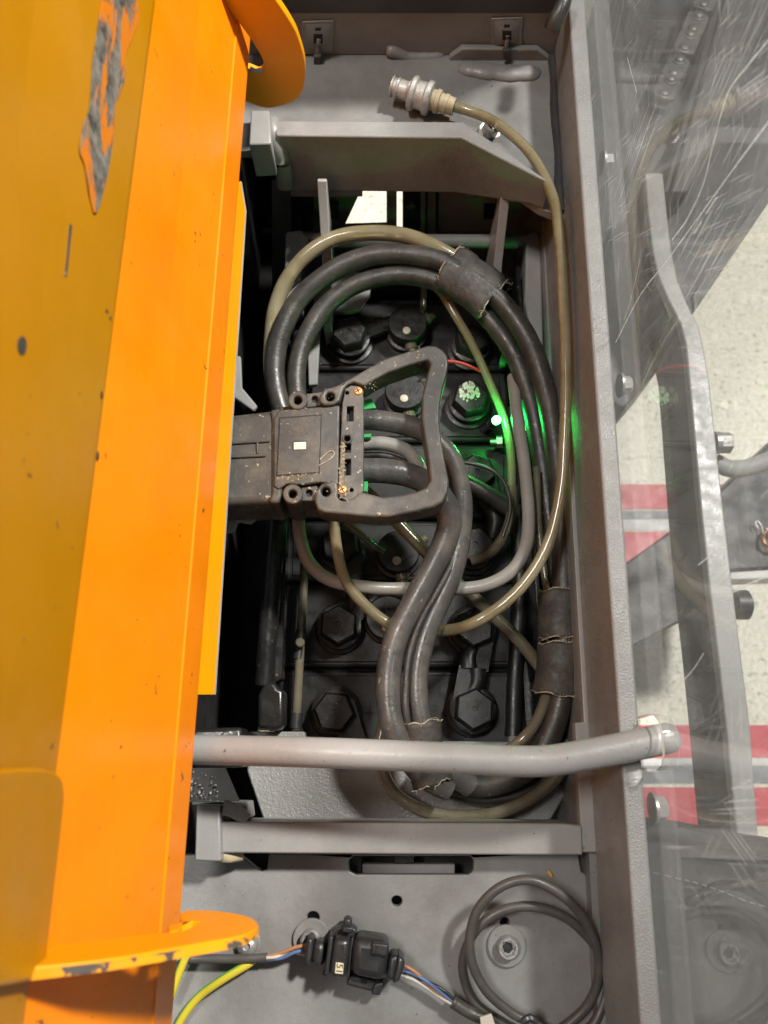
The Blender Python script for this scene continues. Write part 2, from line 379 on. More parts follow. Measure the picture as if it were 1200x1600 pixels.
def text(name, body, size, loc, ux, uy, m, parent, ext=0.15):
    """flat lettering as a mesh; ux is the reading direction, uy the letters' up"""
    cu = bpy.data.curves.new(name, 'FONT'); cu.body = body; cu.size = size*MM; cu.extrude = ext*MM; cu.align_x = 'CENTER'; cu.align_y = 'CENTER'
    o = bpy.data.objects.new(name, cu); COL.objects.link(o)
    dg = bpy.context.evaluated_depsgraph_get(); me = bpy.data.meshes.new_from_object(o.evaluated_get(dg))
    bpy.data.objects.remove(o); bpy.data.curves.remove(cu)
    ux = Vector(ux).normalized(); uy = (Vector(uy)-ux*Vector(uy).dot(ux)).normalized(); uz = ux.cross(uy)
    me.transform(Matrix((ux, uy, uz)).transposed().to_4x4()); me.materials.clear(); me.materials.append(m)
    return link(name, me, None, parent, loc)

# ================================================================ THE SETTING: hall floor
floor = build('floor', box((300, 200, -642), (6000, 6000, 40)), M_floor); tag(floor, None, None, kind='structure')
ZF = -622
def strip(name, m, v0, v1, label, cat, z):
    y0, y1 = P(1050, v0, ZF).y, P(1050, v1, ZF).y
    a = P(930, v0, ZF).x
    o = build(name, box(((a+900)/2, (y0+y1)/2, ZF+z), (900-a, abs(y0-y1), 1.0)), m)
    return tag(o, label, cat)
strip('floor_tape', M_tapered, 757, 796, 'red floor tape stripe farthest along, seen just above the grey one', 'floor tape', 1.0)
strip('floor_tape', M_tapegrey, 798, 811, 'narrow dark grey floor tape stripe between the far red and white stripes', 'floor tape', 1.0)
strip('floor_tape', M_tapewhite, 812, 829, 'white floor tape stripe above the dark diagonal leg', 'floor tape', 1.0)
strip('floor_tape', M_tapered, 831, 880, 'red floor tape stripe cut off by the dark diagonal leg', 'floor tape', 1.0)
strip('floor_tape', M_tapered, 1133, 1184, 'red floor tape stripe behind the end of the round bar', 'floor tape', 1.0)
strip('floor_tape', M_tapewhite, 1186, 1194, 'thin white floor tape line just below the round bar end', 'floor tape', 1.0)
strip('floor_tape', M_tapegrey, 1196, 1224, 'grey floor tape stripe between the two near red stripes', 'floor tape', 1.0)
strip('floor_tape', M_tapered, 1230, 1290, 'red floor tape stripe nearest the black fabric pad', 'floor tape', 1.0)

# ================================================================ TRUCK CHASSIS
ch = thing('truck_chassis', (0, 200, -120), 'grey painted steel chassis frame around the battery compartment', 'truck frame')
ZB = 170.0
def line(pts, z): return [P(u, v, z) for u, v in pts]
inner = [(888, 5), (920, 400), (947, 800), (968, 1100), (982, 1300), (994, 1500), (1003, 1640)]
outer = [(914, 5), (947, 400), (979, 800), (999, 1100), (1014, 1300), (1028, 1500), (1037, 1640)]
li, lo = line(inner, ZB), line(outer, ZB)
XI = sum(p.x for p in li)/len(li); XO = sum(p.x for p in lo)/len(lo)
yA, yB = li[0].y+30, li[-1].y-60
dI = (li[0].x-li[-1].x)/(li[0].y-li[-1].y)
def xin(y, base=None): return li[-1].x+(y-li[-1].y)*dI
def xout(y): return lo[-1].x+(y-lo[-1].y)*(lo[0].x-lo[-1].x)/(lo[0].y-lo[-1].y)
# side beam: an upright channel of plate
prof_pts = lambda y: [(xin(y), 100), (xin(y), ZB), (xout(y), ZB), (xout(y), 60), (xout(y)-4, 60), (xin(y)+4, 100)]
bm = bmesh.new(); rings = []
ys = [yB+(yA-yB)*i/24 for i in range(25)]
for y in ys: rings.append([bm.verts.new((x, y, z)) for x, z in prof_pts(y)])
for a, b in zip(rings, rings[1:]):
    for k in range(6): bm.faces.new((a[k], a[(k+1) % 6], b[(k+1) % 6], b[k]))
bm.faces.new(rings[0]); bm.faces.new(rings[-1][::-1])
beam = build('side_beam', bm, M_beam, ch, bevel=1.6, seg=3)
# rivet and weld spots on the beam
for u, v in ((972, 1278),):
    build('rivet', lathe(P(u, v, 140)+Vector((0, 0, 0)), (-1, 0, 0.2), [(-2, 2.2), (1, 2.2), (2, 1.2)], 12), M_greypale, ch)
# inner ledge and lower right wall
def xl(y): return xin(y)-2.5
yD = P(900, 1128, 102).y
yC = P(900, 1332, 102).y
bm = prism([Vector((xin(yC)+3, yC, 102)), Vector((xin(yA)+3, yA, 102)), Vector((xl(yA), yA, 102)), Vector((xl(yD), yD, 102)), Vector((xin(yD)-8.5, yD-0.5, 102)), Vector((xin(yC)-8.5, yC, 102))], (0, 0, -9))
build('ledge_plate', bm, M_greypale, ch, bevel=0.8)
bm = prism([Vector((xin(yB)+6, yB, 93)), Vector((xin(yA)+6, yA, 93)), Vector((xin(yA)-2, yA, 93)), Vector((xin(yB)-2, yB, 93))], (0, 0, -193))
build('side_wall', bm, M_grey, ch)
# pit: left wall, floor and far wall, its shade put into a near-black colour
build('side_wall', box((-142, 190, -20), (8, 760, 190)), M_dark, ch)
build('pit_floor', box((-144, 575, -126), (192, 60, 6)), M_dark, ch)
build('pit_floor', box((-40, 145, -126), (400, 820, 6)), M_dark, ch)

# bottom floor plate with its slot, cut-outs and holes
ZP = 80.0
outl = [(180, 1338), (372, 1334), (398, 1355), (408, 1362), (417, 1359), (420, 1334), (903, 1334), (908, 1362), (925, 1372), (960, 1700), (120, 1700)]
slot = [(552, 1334.5+3), (735, 1337.5), (741, 1345), (740, 1360), (733, 1367), (556, 1367), (546, 1361), (545, 1345)]
holes = [slot, circ(620, 1408, 8.5), circ(489, 1434, 10), circ(789, 1441, 7.5)]
build('floor_plate', px(outl, ZP, ZP-8, holes), M_grey, ch, bevel=0.7)
build('plate_below_slot', px([(500, 1320), (800, 1320), (800, 1380), (500, 1380)], 40, 34), M_dark, ch)
build('latch_bar', px([(566, 1350), (711, 1350), (711, 1366), (566, 1366)], 66, 58), M_greypale, ch, bevel=0.8)
build('latch_block', px([(615, 1334), (648, 1334), (648, 1350), (615, 1350)], 64, 50), M_black, ch, bevel=0.8)
build('latch_block', px([(545, 1334), (566, 1334), (566, 1366), (545, 1366)], 60, 50), M_black, ch, bevel=0.8)
# washers with socket bolts
def socket_bolt(u, v, rw, rb):
    c = P(u, v, ZP); k = wid(1, v, ZP)
    wsh = build('washer', lathe(c, (0, 0, 1), [(0, rw*k), (2.2, rw*k), (2.8, rw*k-0.7), (2.8, rb*k*1.15)], 32), M_grey, ch)
    hd = build('bolt_head', lathe(c, (0, 0, 1), [(2.7, rb*k), (8.5, rb*k), (9.5, rb*k-1.0), (9.5, rb*k*0.62), (6.0, rb*k*0.58), (6.0, 0)], 24, hexa=(3, 4)), M_foot, wsh)
    build('socket_floor', lathe(c, (0, 0, 1), [(6.1, rb*k*0.5), (6.3, rb*k*0.3)], 6), M_dark, wsh)
socket_bolt(791, 1477, 30, 17); socket_bolt(487, 1466, 29, 16)
# flat cross bar
bar = [(345, 1284), (880, 1287), (909, 1290), (911, 1336), (852, 1336), (345, 1333)]
build('cross_bar', px(bar, 104, 70), M_greypale, ch, bevel=1.0)
build('bracket_block', px([(307, 1258), (343, 1258), (345, 1346), (304, 1345)], 112, 60), M_greypale, ch, bevel=1.0)
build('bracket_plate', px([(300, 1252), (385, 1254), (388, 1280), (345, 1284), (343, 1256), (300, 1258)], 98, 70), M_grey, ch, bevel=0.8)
build('weld_bead', tube(pz([(344, 1336, 100), (360, 1338, 98), (378, 1334, 94)]), 4, flat=0.7, jit=0.15), M_beigefit, ch)
build('weld_bead', tube(pz([(348, 1262, 106), (365, 1266, 104), (384, 1280, 100)]), 4.5, flat=0.8, jit=0.12), M_greypale, ch)
# round bar laid over the beam and out through the shield
rod = [(250, 1169, ZB-14), (305, 1171, ZB-10), (500, 1176, ZB-1), (700, 1184, ZB+5), (800, 1189, ZB+7.5), (850, 1189, ZB+8), (890, 1184, ZB+9), (960, 1171, ZB+10), (1035, 1155, ZB+11)]
rr = wid(47, 1180, ZB+8)/2
bm = tube(pz(rod), rr, 24, step=4, caps=True)
e0 = P(1035, 1155, ZB+11); e1 = P(1050, 1151.5, ZB+11.5); dd = (e1-e0).normalized()
lathe(e0, dd, [(0, rr), (4, rr*0.985), (6.5, rr*0.88), (8.4, rr*0.62), (9.2, rr*0.2)], 24, bm)
build('round_bar', bm, M_greypale, ch, ang=60)
# rough end plate under the cables
endp = [(388, 1143), (476, 1143), (478, 1156), (900, 1160), (905, 1205), (861, 1280), (800, 1300), (440, 1300), (412, 1283), (386, 1205)]
build('end_plate', px(endp, 26, 14), M_rough, ch, bevel=1.2)
build('corner_tab', px([(796, 1150), (815, 1150), (815, 1168), (796, 1168)], 30, 20), M_grey, ch, bevel=0.5)

# far end: ledge, upright wall, weld beads
ZL = 118.0
y_w = P(600, 86, ZL).y; y_f = P(600, 196, ZL).y
xr_ = xin(500)+1
def flat(u, v, z, zn): p = P(u, v, z); return Vector((p.x, p.y, zn))
build('far_ledge', prism([Vector((-230, y_w+10, ZL)), Vector((xr_, y_w+10, ZL)), flat(900, 300, 148, ZL), flat(856, 283, 148, ZL), flat(722, 192, 148, ZL), flat(424, 190, 148, ZL), Vector((-230, flat(424, 190, 148, ZL).y, ZL))], (0, 0, -8)), M_grey, ch, bevel=0.6)
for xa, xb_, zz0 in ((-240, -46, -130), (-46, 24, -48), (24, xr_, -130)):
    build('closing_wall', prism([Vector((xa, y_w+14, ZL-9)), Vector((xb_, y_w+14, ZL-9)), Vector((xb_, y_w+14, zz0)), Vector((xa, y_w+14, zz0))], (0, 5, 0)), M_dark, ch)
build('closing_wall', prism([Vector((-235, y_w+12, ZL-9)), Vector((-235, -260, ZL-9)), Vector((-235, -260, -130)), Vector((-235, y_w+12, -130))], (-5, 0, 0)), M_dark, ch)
zt = PY(600, 18, y_w).z
build('far_wall', prism([Vector((-260, y_w, ZL+0.5)), Vector((xr_, y_w, ZL+0.5)), Vector((xr_, y_w, zt)), Vector((-260, y_w, zt))], (0, 6, 0)), M_grey, ch, bevel=0.6)
build('upper_wall', prism([Vector((-260, y_w-1.5, zt-0.5)), Vector((xr_-1, y_w-1.5, zt-0.5)), Vector((xr_-1, y_w-1.5, 300)), Vector((-260, y_w-1.5, 300))], (0, 10, 0)), M_rail, ch, bevel=0.8)  # raised out of view so that it shades the far ledge
build('weld_bead', tube([PY(604, 78, y_w), PY(616, 80, y_w), PY(640, 89, y_w), PY(695, 88, y_w+1)], 5.5, seg=18, flat=0.9, jit=0.03, radii=lambda t: 5.6*(0.6+0.4*min(1, 8*t, 8*(1-t)))*(1.25-0.25*min(1, 5*t))*(1+0.05*math.sin(t*30))), M_grey, ch, ang=70)
build('weld_bead', tube([P(716, 108, ZL-1), P(726, 107, ZL), P(745, 110, ZL+0.5), P(790, 115, ZL+0.5), P(828, 115, ZL), P(842, 112, ZL-2)], 8.0, seg=20, flat=0.6, jit=0.03, radii=lambda t: 8.2*(0.55+0.45*min(1, 7*t, 7*(1-t)))*(1+0.06*math.sin(t*23)+0.04*math.sin(t*51))), M_grey, ch, ang=70)
build('gusset_plate', prism([PY(702, 90, y_w-6), PY(722, 76, y_w-6), PY(840, 77, y_w-6), PY(866, 97, y_w-6), PY(864, 125, y_w-6), PY(720, 116, y_w-6), PY(702, 110, y_w-6)], (0, 5.5, 0)), M_grey, ch, bevel=1.2)
yy0, yy1 = y_w-4, flat(880, 292, 148, ZL).y
build('corner_weld', tube([Vector((xin(yy0+(yy1-yy0)*t/6)-1.5+0.8*math.sin(t*2.1), yy0+(yy1-yy0)*t/6, ZL+1)) for t in range(7)], 4, jit=0.12), M_rail, ch, ang=70)
# bent cross plate on edge
ZC = 148.0
bp = [(424, 188), (724, 190), (862, 286), (838, 276), (721, 215), (432, 212)]
bm = px(bp, ZC, 88)
for v_ in bm.verts:
    if v_.co.z < 100 and v_.co.x > P(735, 215, ZC).x: v_.co.z = 119
build('cross_plate', bm, M_grey, ch, bevel=1.2)
def under(u0, u1, v0, v1, zt_, zb_):
    return px([(u0, v0), (u1, v0), (u1, v1), (u0, v1)], zt_, zb_)
a, b = P(434, 212, ZC), P(721, 215, ZC)
for x0, x1 in ((a.x+2, PY(566, 300, a.y).x), (PY(733, 300, b.y).x, b.x+18)):
    build('cross_plate_foot', prism([Vector((x0, a.y+2, 88)), Vector((x1, a.y+2, 88)), Vector((x1, a.y+10, 88)), Vector((x0, a.y+10, 88))], (0, 0, -10)), M_grey, ch, bevel=0.8)
build('bracket_block', px([(392, 172), (421, 172), (424, 224), (389, 226)], ZC+6, 120), M_greypale, ch, bevel=1.2)
build('weld_bead', tube([P(423, 190, ZC-4), P(428, 214, ZC-6), PY(440, 250, a.y-2), PY(446, 290, a.y-2)], 7, jit=0.10, flat=0.8), M_grey, ch, ang=70)
c = P(764, 207, ZL); bb = build('bolt_head', lathe(c, (0.1, -0.35, 1), [(0, 9), (2, 9), (2.2, 6.5), (13, 6.5), (14, 5.6), (14, 3.6), (10, 3.4), (10, 0)], 24, hexa=(5, 6)), M_foot, ch)

# front wall of the pit: sheet, pale panel, slots, strips
yW = a.y+14
def vwall(name, pts, y, m, th=4, bevel=0.6): return build(name, prism([PY(u, v, y) for u, v in pts], (0, th, 0)), m, ch, bevel=bevel)
build('pit_end_wall', prism([PY(u, v, yW+30) for u, v in ((425, 285), (870, 285), (870, 470), (425, 470))], (0, 4, 0), [[PY(u, v, yW+30) for u, v in ((567, 292), (604, 292), (604, 352), (538, 354))], [PY(u, v, yW+30) for u, v in ((613, 292), (629, 292), (629, 362), (613, 362))]]), M_grey, ch, bevel=0.6)
vwall('wall_strip', [(605, 296), (620, 296), (620, 362), (605, 362)], yW+14, M_grey, 5)
vwall('dark_slot', [(629.5, 296), (656, 296), (656, 364), (629.5, 364)], yW+20, M_dark, 3)
vwall('wall_strip', [(657, 296), (665, 296), (665, 366), (657, 366)], yW+14, M_grey, 5)
vwall('wall_strip', [(667, 296), (681, 296), (681, 366), (667, 366)], yW+18, M_grey, 5)
vwall('pale_panel', [(684, 298), (775, 298), (775, 362), (684, 362)], yW+24, M_greypale, 3)
for u, v in ((520, 332), (766, 333)):
    vwall('square_hole_plug', [(u-10, v-10), (u+9, v-10), (u+9, v+10), (u-10, v+10)], yW+20, M_dark, 6)
build('bolt_head', lathe(PY(641, 319, yW+20), (0, -1, 0), [(-1, 4.5), (3, 4.5), (3.4, 3.8)], 6), M_bare, ch)
vwall('guide_block', [(455, 303), (490, 303), (490, 362), (455, 362)], yW+6, M_black, 12)
build('guide_tube', lathe(PY(466, 344, yW+5), (0, -1, 0), [(0, 3.6), (3, 3.6), (3, 2.2), (1, 2.0)], 16), M_plasticc, ch)
# upright flat bars with rod through them
def upright(u0, u1, v0, v1, z, zb_):
    y0, y1 = P(u0, v0, z).y, P(u0, v1, z).y
    x0, x1 = P(u0, (v0+v1)/2, z).x, P(u1, (v0+v1)/2, z).x
    arc = [Vector((x0, y0-6+6*math.cos(t), z-8+8*math.sin(t))) for t in [math.pi/2*i/5 for i in range(5, -1, -1)]]
    pts = [Vector((x0, y0-84, zb_)), Vector((x0, y0-84, 34)), Vector((x0, y0-40, 58))]+arc+[Vector((x0, y0, zb_))]
    return build('upright_bar', prism(pts, (x1-x0, 0, 0)), M_greypale, ch, bevel=0.7)
upright(493, 508, 273, 470, 121, -20); upright(790, 805, 273, 470, 121, -20)
build('cross_rod', tube(pz([(452, 374, 40), (560, 376, 40), (700, 377, 40), (820, 377, 40)]), wid(21, 376, 40)/2, 18), M_grey, ch)
build('hinge_lug', px([(446, 362), (470, 358), (484, 372), (474, 395), (468, 460), (444, 470)], 50, 10), M_greypale, ch, bevel=2)
build('hinge_lug', px([(812, 368), (838, 360), (846, 372), (850, 560), (838, 560), (820, 470), (822, 380)], 48, 10), M_greypale, ch, bevel=2)
build('inner_bracket', px([(508, 425), (583, 425), (578, 458), (562, 483), (548, 487), (512, 487), (500, 520), (496, 600), (482, 602), (480, 520), (496, 440)], 18, 12), M_greypale, ch, bevel=1.0)
build('side_liner', px([(845, 300), (860, 300), (872, 560), (900, 1040), (888, 1040), (858, 560)], 60, -60), M_grey, ch, bevel=0.8)

# adhesive cable-tie mounts on the far wall
def tie_mount(u, v, sgn, label):
    t = thing('cable_tie_mount', PY(u, v+26, y_w-1), label, 'cable mount', 'cable tie mounts on the far wall')
    w2 = 25
    o = [PY(u+dx, v+dy, y_w-0.2) for dx, dy in ((-w2, -25), (w2, -27), (w2-2, 22), (-w2, 26))]
    build('base', prism(o, (0, -1.6, 0)), M_grey, t, bevel=0.5)
    o2 = [PY(u+dx, v+dy, y_w-1.9) for dx, dy in ((-20, -20), (20, -21), (18, 17), (-20, 20))]
    bm = bmesh.new(); A = [bm.verts.new(p) for p in o2]
    B = [bm.verts.new(PY(u+dx, v+dy, y_w-4.2)) for dx, dy in ((-10, -7), (10, -8), (10, 12), (-10, 12))]
    for k in range(4): bm.faces.new((A[k], A[(k+1) % 4], B[(k+1) % 4], B[k]))
    bm.faces.new(B[::-1]); bm.faces.new(A)
    build('raised_body', bm, M_grey, t, bevel=0.5)
    build('tie_slot', prism([PY(u+dx, v+dy, y_w-4.3) for dx, dy in ((-7, -4), (7, -4), (7, 10), (-7, 10))], (0, -0.5, 0)), M_dark, t)
    build('tie_slot', prism([PY(u+dx, v+dy, y_w-6.4) for dx, dy in ((-4, -14), (5, -14), (4, -10), (-5, -10))], (0, -0.8, 0)), M_dark, t)
    bm = tube([PY(u+1, v+4, y_w-5.2), PY(u, v+16, y_w-6), PY(u-1, v+30, y_w-5)], 1.7, 8, flat=1)
    build('tie_strap', bm, M_grey, t)
    build('tie_head', prism([PY(u+dx, v+dy, y_w-7) for dx, dy in ((-7, 26), (5, 26), (4, 40), (-6, 50))] if sgn < 0 else [PY(u+dx, v+dy, y_w-7) for dx, dy in ((-7, 22), (5, 22), (4, 38), (-5, 38))], (0, -3.5, 0)), M_plastic, t, bevel=0.6)
tie_mount(497, 57, -1, 'grey square cable tie mount beside the orange hook')
tie_mount(792, 52, 1, 'grey square cable tie mount above the right weld bead')

# ================================================================ ORANGE HOOD
def curve_px(pts, n=4):
    return [(p.x, p.y) for p in spline([Vector((u, v, 0)) for u, v in pts], 8)]
VV = list(range(-120, 1701, 70))
def LN(p, q, z): return [P(p[0]+(q[0]-p[0])*(v-p[1])/(q[1]-p[1]), v, z) for v in VV]
L1 = LN((391, 60), (268, 1600), 180); L1b = LN((388.5, 60), (264, 1600), 184)
L2 = LN((371, 40), (240, 1600), 207); L2a = LN((368, 40), (236, 1600), 208)
L2b = LN((312, 0), (152, 1600), 255); L3 = LN((243, 0), (37, 1600), 305); L3a = LN((239, 0), (32, 1600), 309)
L4 = LN((55, 0), (-140, 1600), 400); L5 = LN((-60, 0), (-300, 1600), 440)
hood = thing('orange_hood', (-150, 200, 150), 'bright orange folded sheet metal hood leaning along the left edge', 'hood')
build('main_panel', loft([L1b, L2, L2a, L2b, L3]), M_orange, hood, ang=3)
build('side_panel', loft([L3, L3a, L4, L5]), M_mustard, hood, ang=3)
bm = loft([L1, L1b]); bk = [[p+Vector((-3, 0, -1.5)) for p in L1], L1]; loft(bk, None, bm)
build('hem_edge', bm, M_orange, hood, ang=10)
# lower flange strip
def LS(p, q, z, vs): return [P(p[0]+(q[0]-p[0])*(v-p[1])/(q[1]-p[1]), v, z) for v in vs]
vs = [285, 330, 500, 800, 1000, 1085]
e0 = LS((386, 290), (334, 1100), 156, vs); e0[0] = P(376, 283, 166)
e1 = [P(391+(268-391)*(v-60)/1540-8, v, 176) for v in vs]
build('lower_flange', loft([e0, e1]), M_yellow, hood, ang=10)
build('flange_edge', loft([[p+Vector((0.8, 0, -0.6)) for p in e0], e0]), M_grey, hood)
bm = loft([[p+Vector((-30, 0, -2)) for p in L1], [p+Vector((-3, 0, -1.5)) for p in L1]])
build('inner_return', bm, M_black, hood)
n3 = (L3a[9]-L3a[3]).cross(L4[6]-L3a[6]).normalized()
if n3.dot(Vector((0, 0, H))-L3a[3]) < 0: n3 = -n3
def on_hood(u, v, off=0.25):
    ua, ub = 239-207*v/1600, 55-195*v/1600; A_, B_ = P(ua, v, 309), P(ub, v, 400)
    dA, dB = (A_.z-H)/ray(ua, v).z, (B_.z-H)/ray(ub, v).z; s_ = (u-ua)/(ub-ua)
    t_ = s_*dA/((1-s_)*dB+s_*dA); return A_+(B_-A_)*t_+n3*off
peel = [(158, -10), (205, -10), (215, 25), (208, 50), (192, 92), (194, 120), (178, 165), (176, 200), (165, 275), (148, 332), (140, 318), (130, 260), (122, 235), (128, 195), (138, 165), (142, 100)]
build('scuffed_sticker', prism([on_hood(u, v, 0.6) for u, v in curve_px(peel)], n3*0.3), M_peel, hood)
for pts in ([(108, 350), (111, 352), (103, 430), (100, 432)], circ(33, 540, 7, 10, 15), circ(152, 712, 1.6, 8, 7), circ(158, 617, 1.4, 8, 6)):
    build('paint_chip', prism([on_hood(u, v, 0.2) for u, v in pts], n3*0.3), M_plastic, hood)
# hooks: upright plates across the hood
YH = 490.0
oc = curve_px([(330, -40), (400, -40), (431, 0), (455, 36), (467, 62), (477, 104), (471, 146), (450, 162), (417, 169), (388, 160), (350, 145)])
ic = curve_px([(350, 100), (392, 110), (404, 115), (412, 108), (410, 92), (392, 62), (371, 33), (344, 0), (300, -40)])
hk = build('hook', prism([PY(u, v, YH) for u, v in oc+ic], (0, 7, 0)), M_yellow, hood, bevel=0.7)
build('slot_edge', prism([PY(u, v, YH-0.6) for u, v in ((391, 104), (399, 108), (410, 106), (412, 110), (404, 116), (391, 111))], (0, 0.5, 0)), M_bare, hk)
YK = -70.0
oc = curve_px([(40, 1478), (120, 1474), (200, 1463), (280, 1452), (282, 1426), (317, 1422), (360, 1426), (393, 1434), (404, 1446), (392, 1456), (367, 1464), (327, 1471), (253, 1484), (160, 1499), (40, 1512)])
sl = [(262, 1446), (280, 1441), (300, 1439), (314, 1440), (302, 1448), (284, 1455), (262, 1458)]
hk = build('hook', prism([PY(u, v, YK) for u, v in oc], (0, -4, 0), [[PY(u, v, YK) for u, v in sl]]), M_yellow, hood, bevel=0.5)
hk['label'] = 'lower hook with chipped paint on its rim'
rim = [(404, 1447), (392, 1457), (367, 1465), (327, 1472), (253, 1485), (160, 1500), (45, 1513)]
bm = bmesh.new(); g = [(bm.verts.new(PY(u, v, YK-0.8)+Vector((0, 0, 0.5))), bm.verts.new(PY(u, v, YK-9.2)+Vector((0, 0, 0)))) for u, v in rim]
bm.free()
bm = bmesh.new(); g = []
for u, v in rim:
    p = PY(u, v, YK); g.append((bm.verts.new(p+Vector((0.2, -0.7, 0.5))), bm.verts.new(p+Vector((0.2, -3.7, 0.5)))))
for q, r_ in zip(g, g[1:]): bm.faces.new((q[0], r_[0], r_[1], q[1]))
build('chipped_rim', bm, M_chip, hk)
build('slot_lining', prism([PY(u, v, YK-4) for u, v in sl], (0, -1, 0)), M_bare, hk)
# rounded side pad at the hood's near corner
pad = curve_px([(-40, 1203), (20, 1200), (50, 1202), (70, 1212), (77, 1235), (74, 1280), (60, 1400), (45, 1530)])+[(-60, 1545)]
pd = [on_hood(u, v, 2.0) for u, v in pad]
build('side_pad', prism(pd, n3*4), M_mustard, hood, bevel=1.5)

# ================================================================ BATTERY
bat = thing('drive_battery', (0, 200, -100), 'black lead acid battery with rows of bolted cells in the pit', 'battery')
x0, x1 = P(438, 980, 0).x, P(815, 980, 0).x
rows = [(-8, 64.0), (65.4, 134.0), (135.4, 188), (189.4, 258), (259.4, 328), (329.4, 399)]
build('tray', box(((x0+x1)/2, 195, -58), (x1-x0+14, 425, 100)), M_black, bat, bevel=2)
build('tray_rim', box((x1+6, 195, 15), (4, 425, 58)), M_black, bat, bevel=1)
build('tray_rim', box((x0-6, 195, -2), (5, 425, 24)), M_black, bat, bevel=1)
def pole_mesh(hexa=True):
    return local_mesh('pole', lathe((0, 0, 0), (0, 0, 1), [(0, 20.5), (3, 20.5), (3.6, 19), (3.8, 16.8), (8, 16.4), (8.6, 18), (12.5, 18), (13.2, 16.6), (13.4, 14.2), (22.2, 13.6), (24, 12.0), (24, 2.2), (22.8, 2.0), (22.8, 0)], 36, hexa=(8, 9, 10)), M_pole)
def vent_mesh():
    return local_mesh('vent', lathe((0, 0, 0), (0, 0, 1), [(0, 19), (6, 18.5), (7, 16), (14, 16), (15, 17.4), (21, 17.4), (22.4, 16.4), (22.6, 0)], 36), M_pole)
pm, vm = pole_mesh(), vent_mesh()
mb = bmesh.new(); lathe((0, 0, 22.7), (0, 0, 1), [(0, 3.6), (0.9, 3.4), (1.4, 2.4)], 16, mb); dotm = local_mesh('vent_float', mb, M_white)
lugb = bmesh.new(); prism([Vector(p) for p in ((-15, -6, 8), (-9, -15, 8), (8, -15, 8), (24, -26, 8), (32, -14, 8), (15, 8, 8), (10, 14, 8), (-10, 13, 8))], (0, 0, 6), (), lugb)
lugm = local_mesh('cable_lug', lugb, M_pole)
tailm = local_mesh('cable_tail', tube([Vector((25, -18, 10)), Vector((33, -26, 9)), Vector((37, -40, 6))], 7.5, 14), M_cell)
portm = local_mesh('vent_port', lathe((14, 8, 13), (0.8, 0.5, 0), [(0, 5.5), (6, 5.5), (6.5, 4), (11, 3.6)], 14), M_hosed)
cellm = None
def at0(u, v): return P(u, v, 22)
poles = {0: [((522, 1112), -20, True), ((741, 1108), 130, True)], 1: [((529, 976), 75, True), ((742, 980), -50, True)], 2: [((531, 852), -35, True), ((742, 852), 0, False)],
         3: [((745, 738), -30, True)], 4: [((735, 622), 0, False)], 5: [((546, 520), 60, True), ((738, 530), 20, False)]}
vents = {5: (637, 506), 4: (633, 611), 2: (622, 862), 1: (606, 965)}
for i, (ya, yb) in enumerate(rows):
    bm = box(((x0+x1)/2, (ya+yb)/2, -5), (x1-x0, yb-ya, 10))
    cell = build('cell', bm, M_cell, bat, bevel=3.2, seg=3)
    # raised lid panel
    lid = build('lid_panel', box(((x0+x1)/2, (ya+yb)/2, 0.6), (x1-x0-16, yb-ya-9, 1.6)), M_cell, cell, bevel=0.7)
    for (uv, rz, lug) in poles.get(i, []):
        p = at0(*uv); p.z = 1.2
        o = link('pole_bolt', pm, None, cell, p, (0, 0, R(rz)))
        if lug:
            link('cable_lug', lugm, None, cell, p, (0, 0, R(rz)))
            link('cable_tail', tailm, None, cell, p, (0, 0, R(rz)))
    if i in vents:
        p = at0(*vents[i]); p.z = 1.2
        link('vent_plug', vm, None, cell, p); link('vent_float', dotm, None, cell, p+Vector((-1, -8, 0)))
        link('vent_port', portm, None, cell, p); link('vent_port', portm, None, cell, p, (0, 0, R(250)))
# corrosion crust on one pole
c = P(733, 612, 25.5); bm = bmesh.new(); rnd = random.Random(3)
for k in range(60):
    a_, q = rnd.random()*6.28, 9*rnd.random()**0.6
    pt = c+Vector((q*math.cos(a_), q*math.sin(a_), 0)); s_ = 0.5+rnd.random()*1.3
    bmesh.ops.create_icosphere(bm, subdivisions=1, radius=s_, matrix=Matrix.Translation(pt) @ Matrix.Diagonal((1, 1.4, 0.5, 1)))
co = build('corrosion_crust', bm, M_corr, bat); co['kind'] = 'stuff'; co['label'] = 'pale corrosion crust on a pole bolt'
# plus mark moulded in the lid
s = P(578, 1114, 1.8)
build('moulded_mark', prism([s+Vector((dx, dy, 0)) for dx, dy in ((0, 6), (1, 1), (6, 0), (1, -1), (0, -6), (-1, -1), (-6, 0), (-1, 1))], (0, 0, 0.25)), M_dark, bat)

# black lever left of the cells
lev = thing('release_lever', P(425, 1140, 20), 'black painted lever with chipped foot left of the battery cells', 'lever')
build('arm', tube(pz([(436, 700, 52), (433, 800, 50), (425, 900, 46), (418, 1000, 42), (414, 1070, 38)]), 7.5, 14, flat=1.3), M_black, lev)
build('flange', px([(440, 720), (452, 720), (446, 900), (441, 1060), (424, 1070), (430, 900)], 36, 20), M_black, lev, bevel=1)
build('foot', px([(413, 1066), (428, 1064), (434, 1074), (444, 1078), (443, 1136), (430, 1141), (402, 1138), (403, 1085)], 48, 26), M_black, lev, bevel=3, seg=3)
build('chipped_edge', tube(pz([(404, 1139, 42), (415, 1141, 43), (428, 1140, 43), (438, 1132, 44), (437, 1115, 45)]), 1.6, 8, jit=0.8), M_fray, lev)

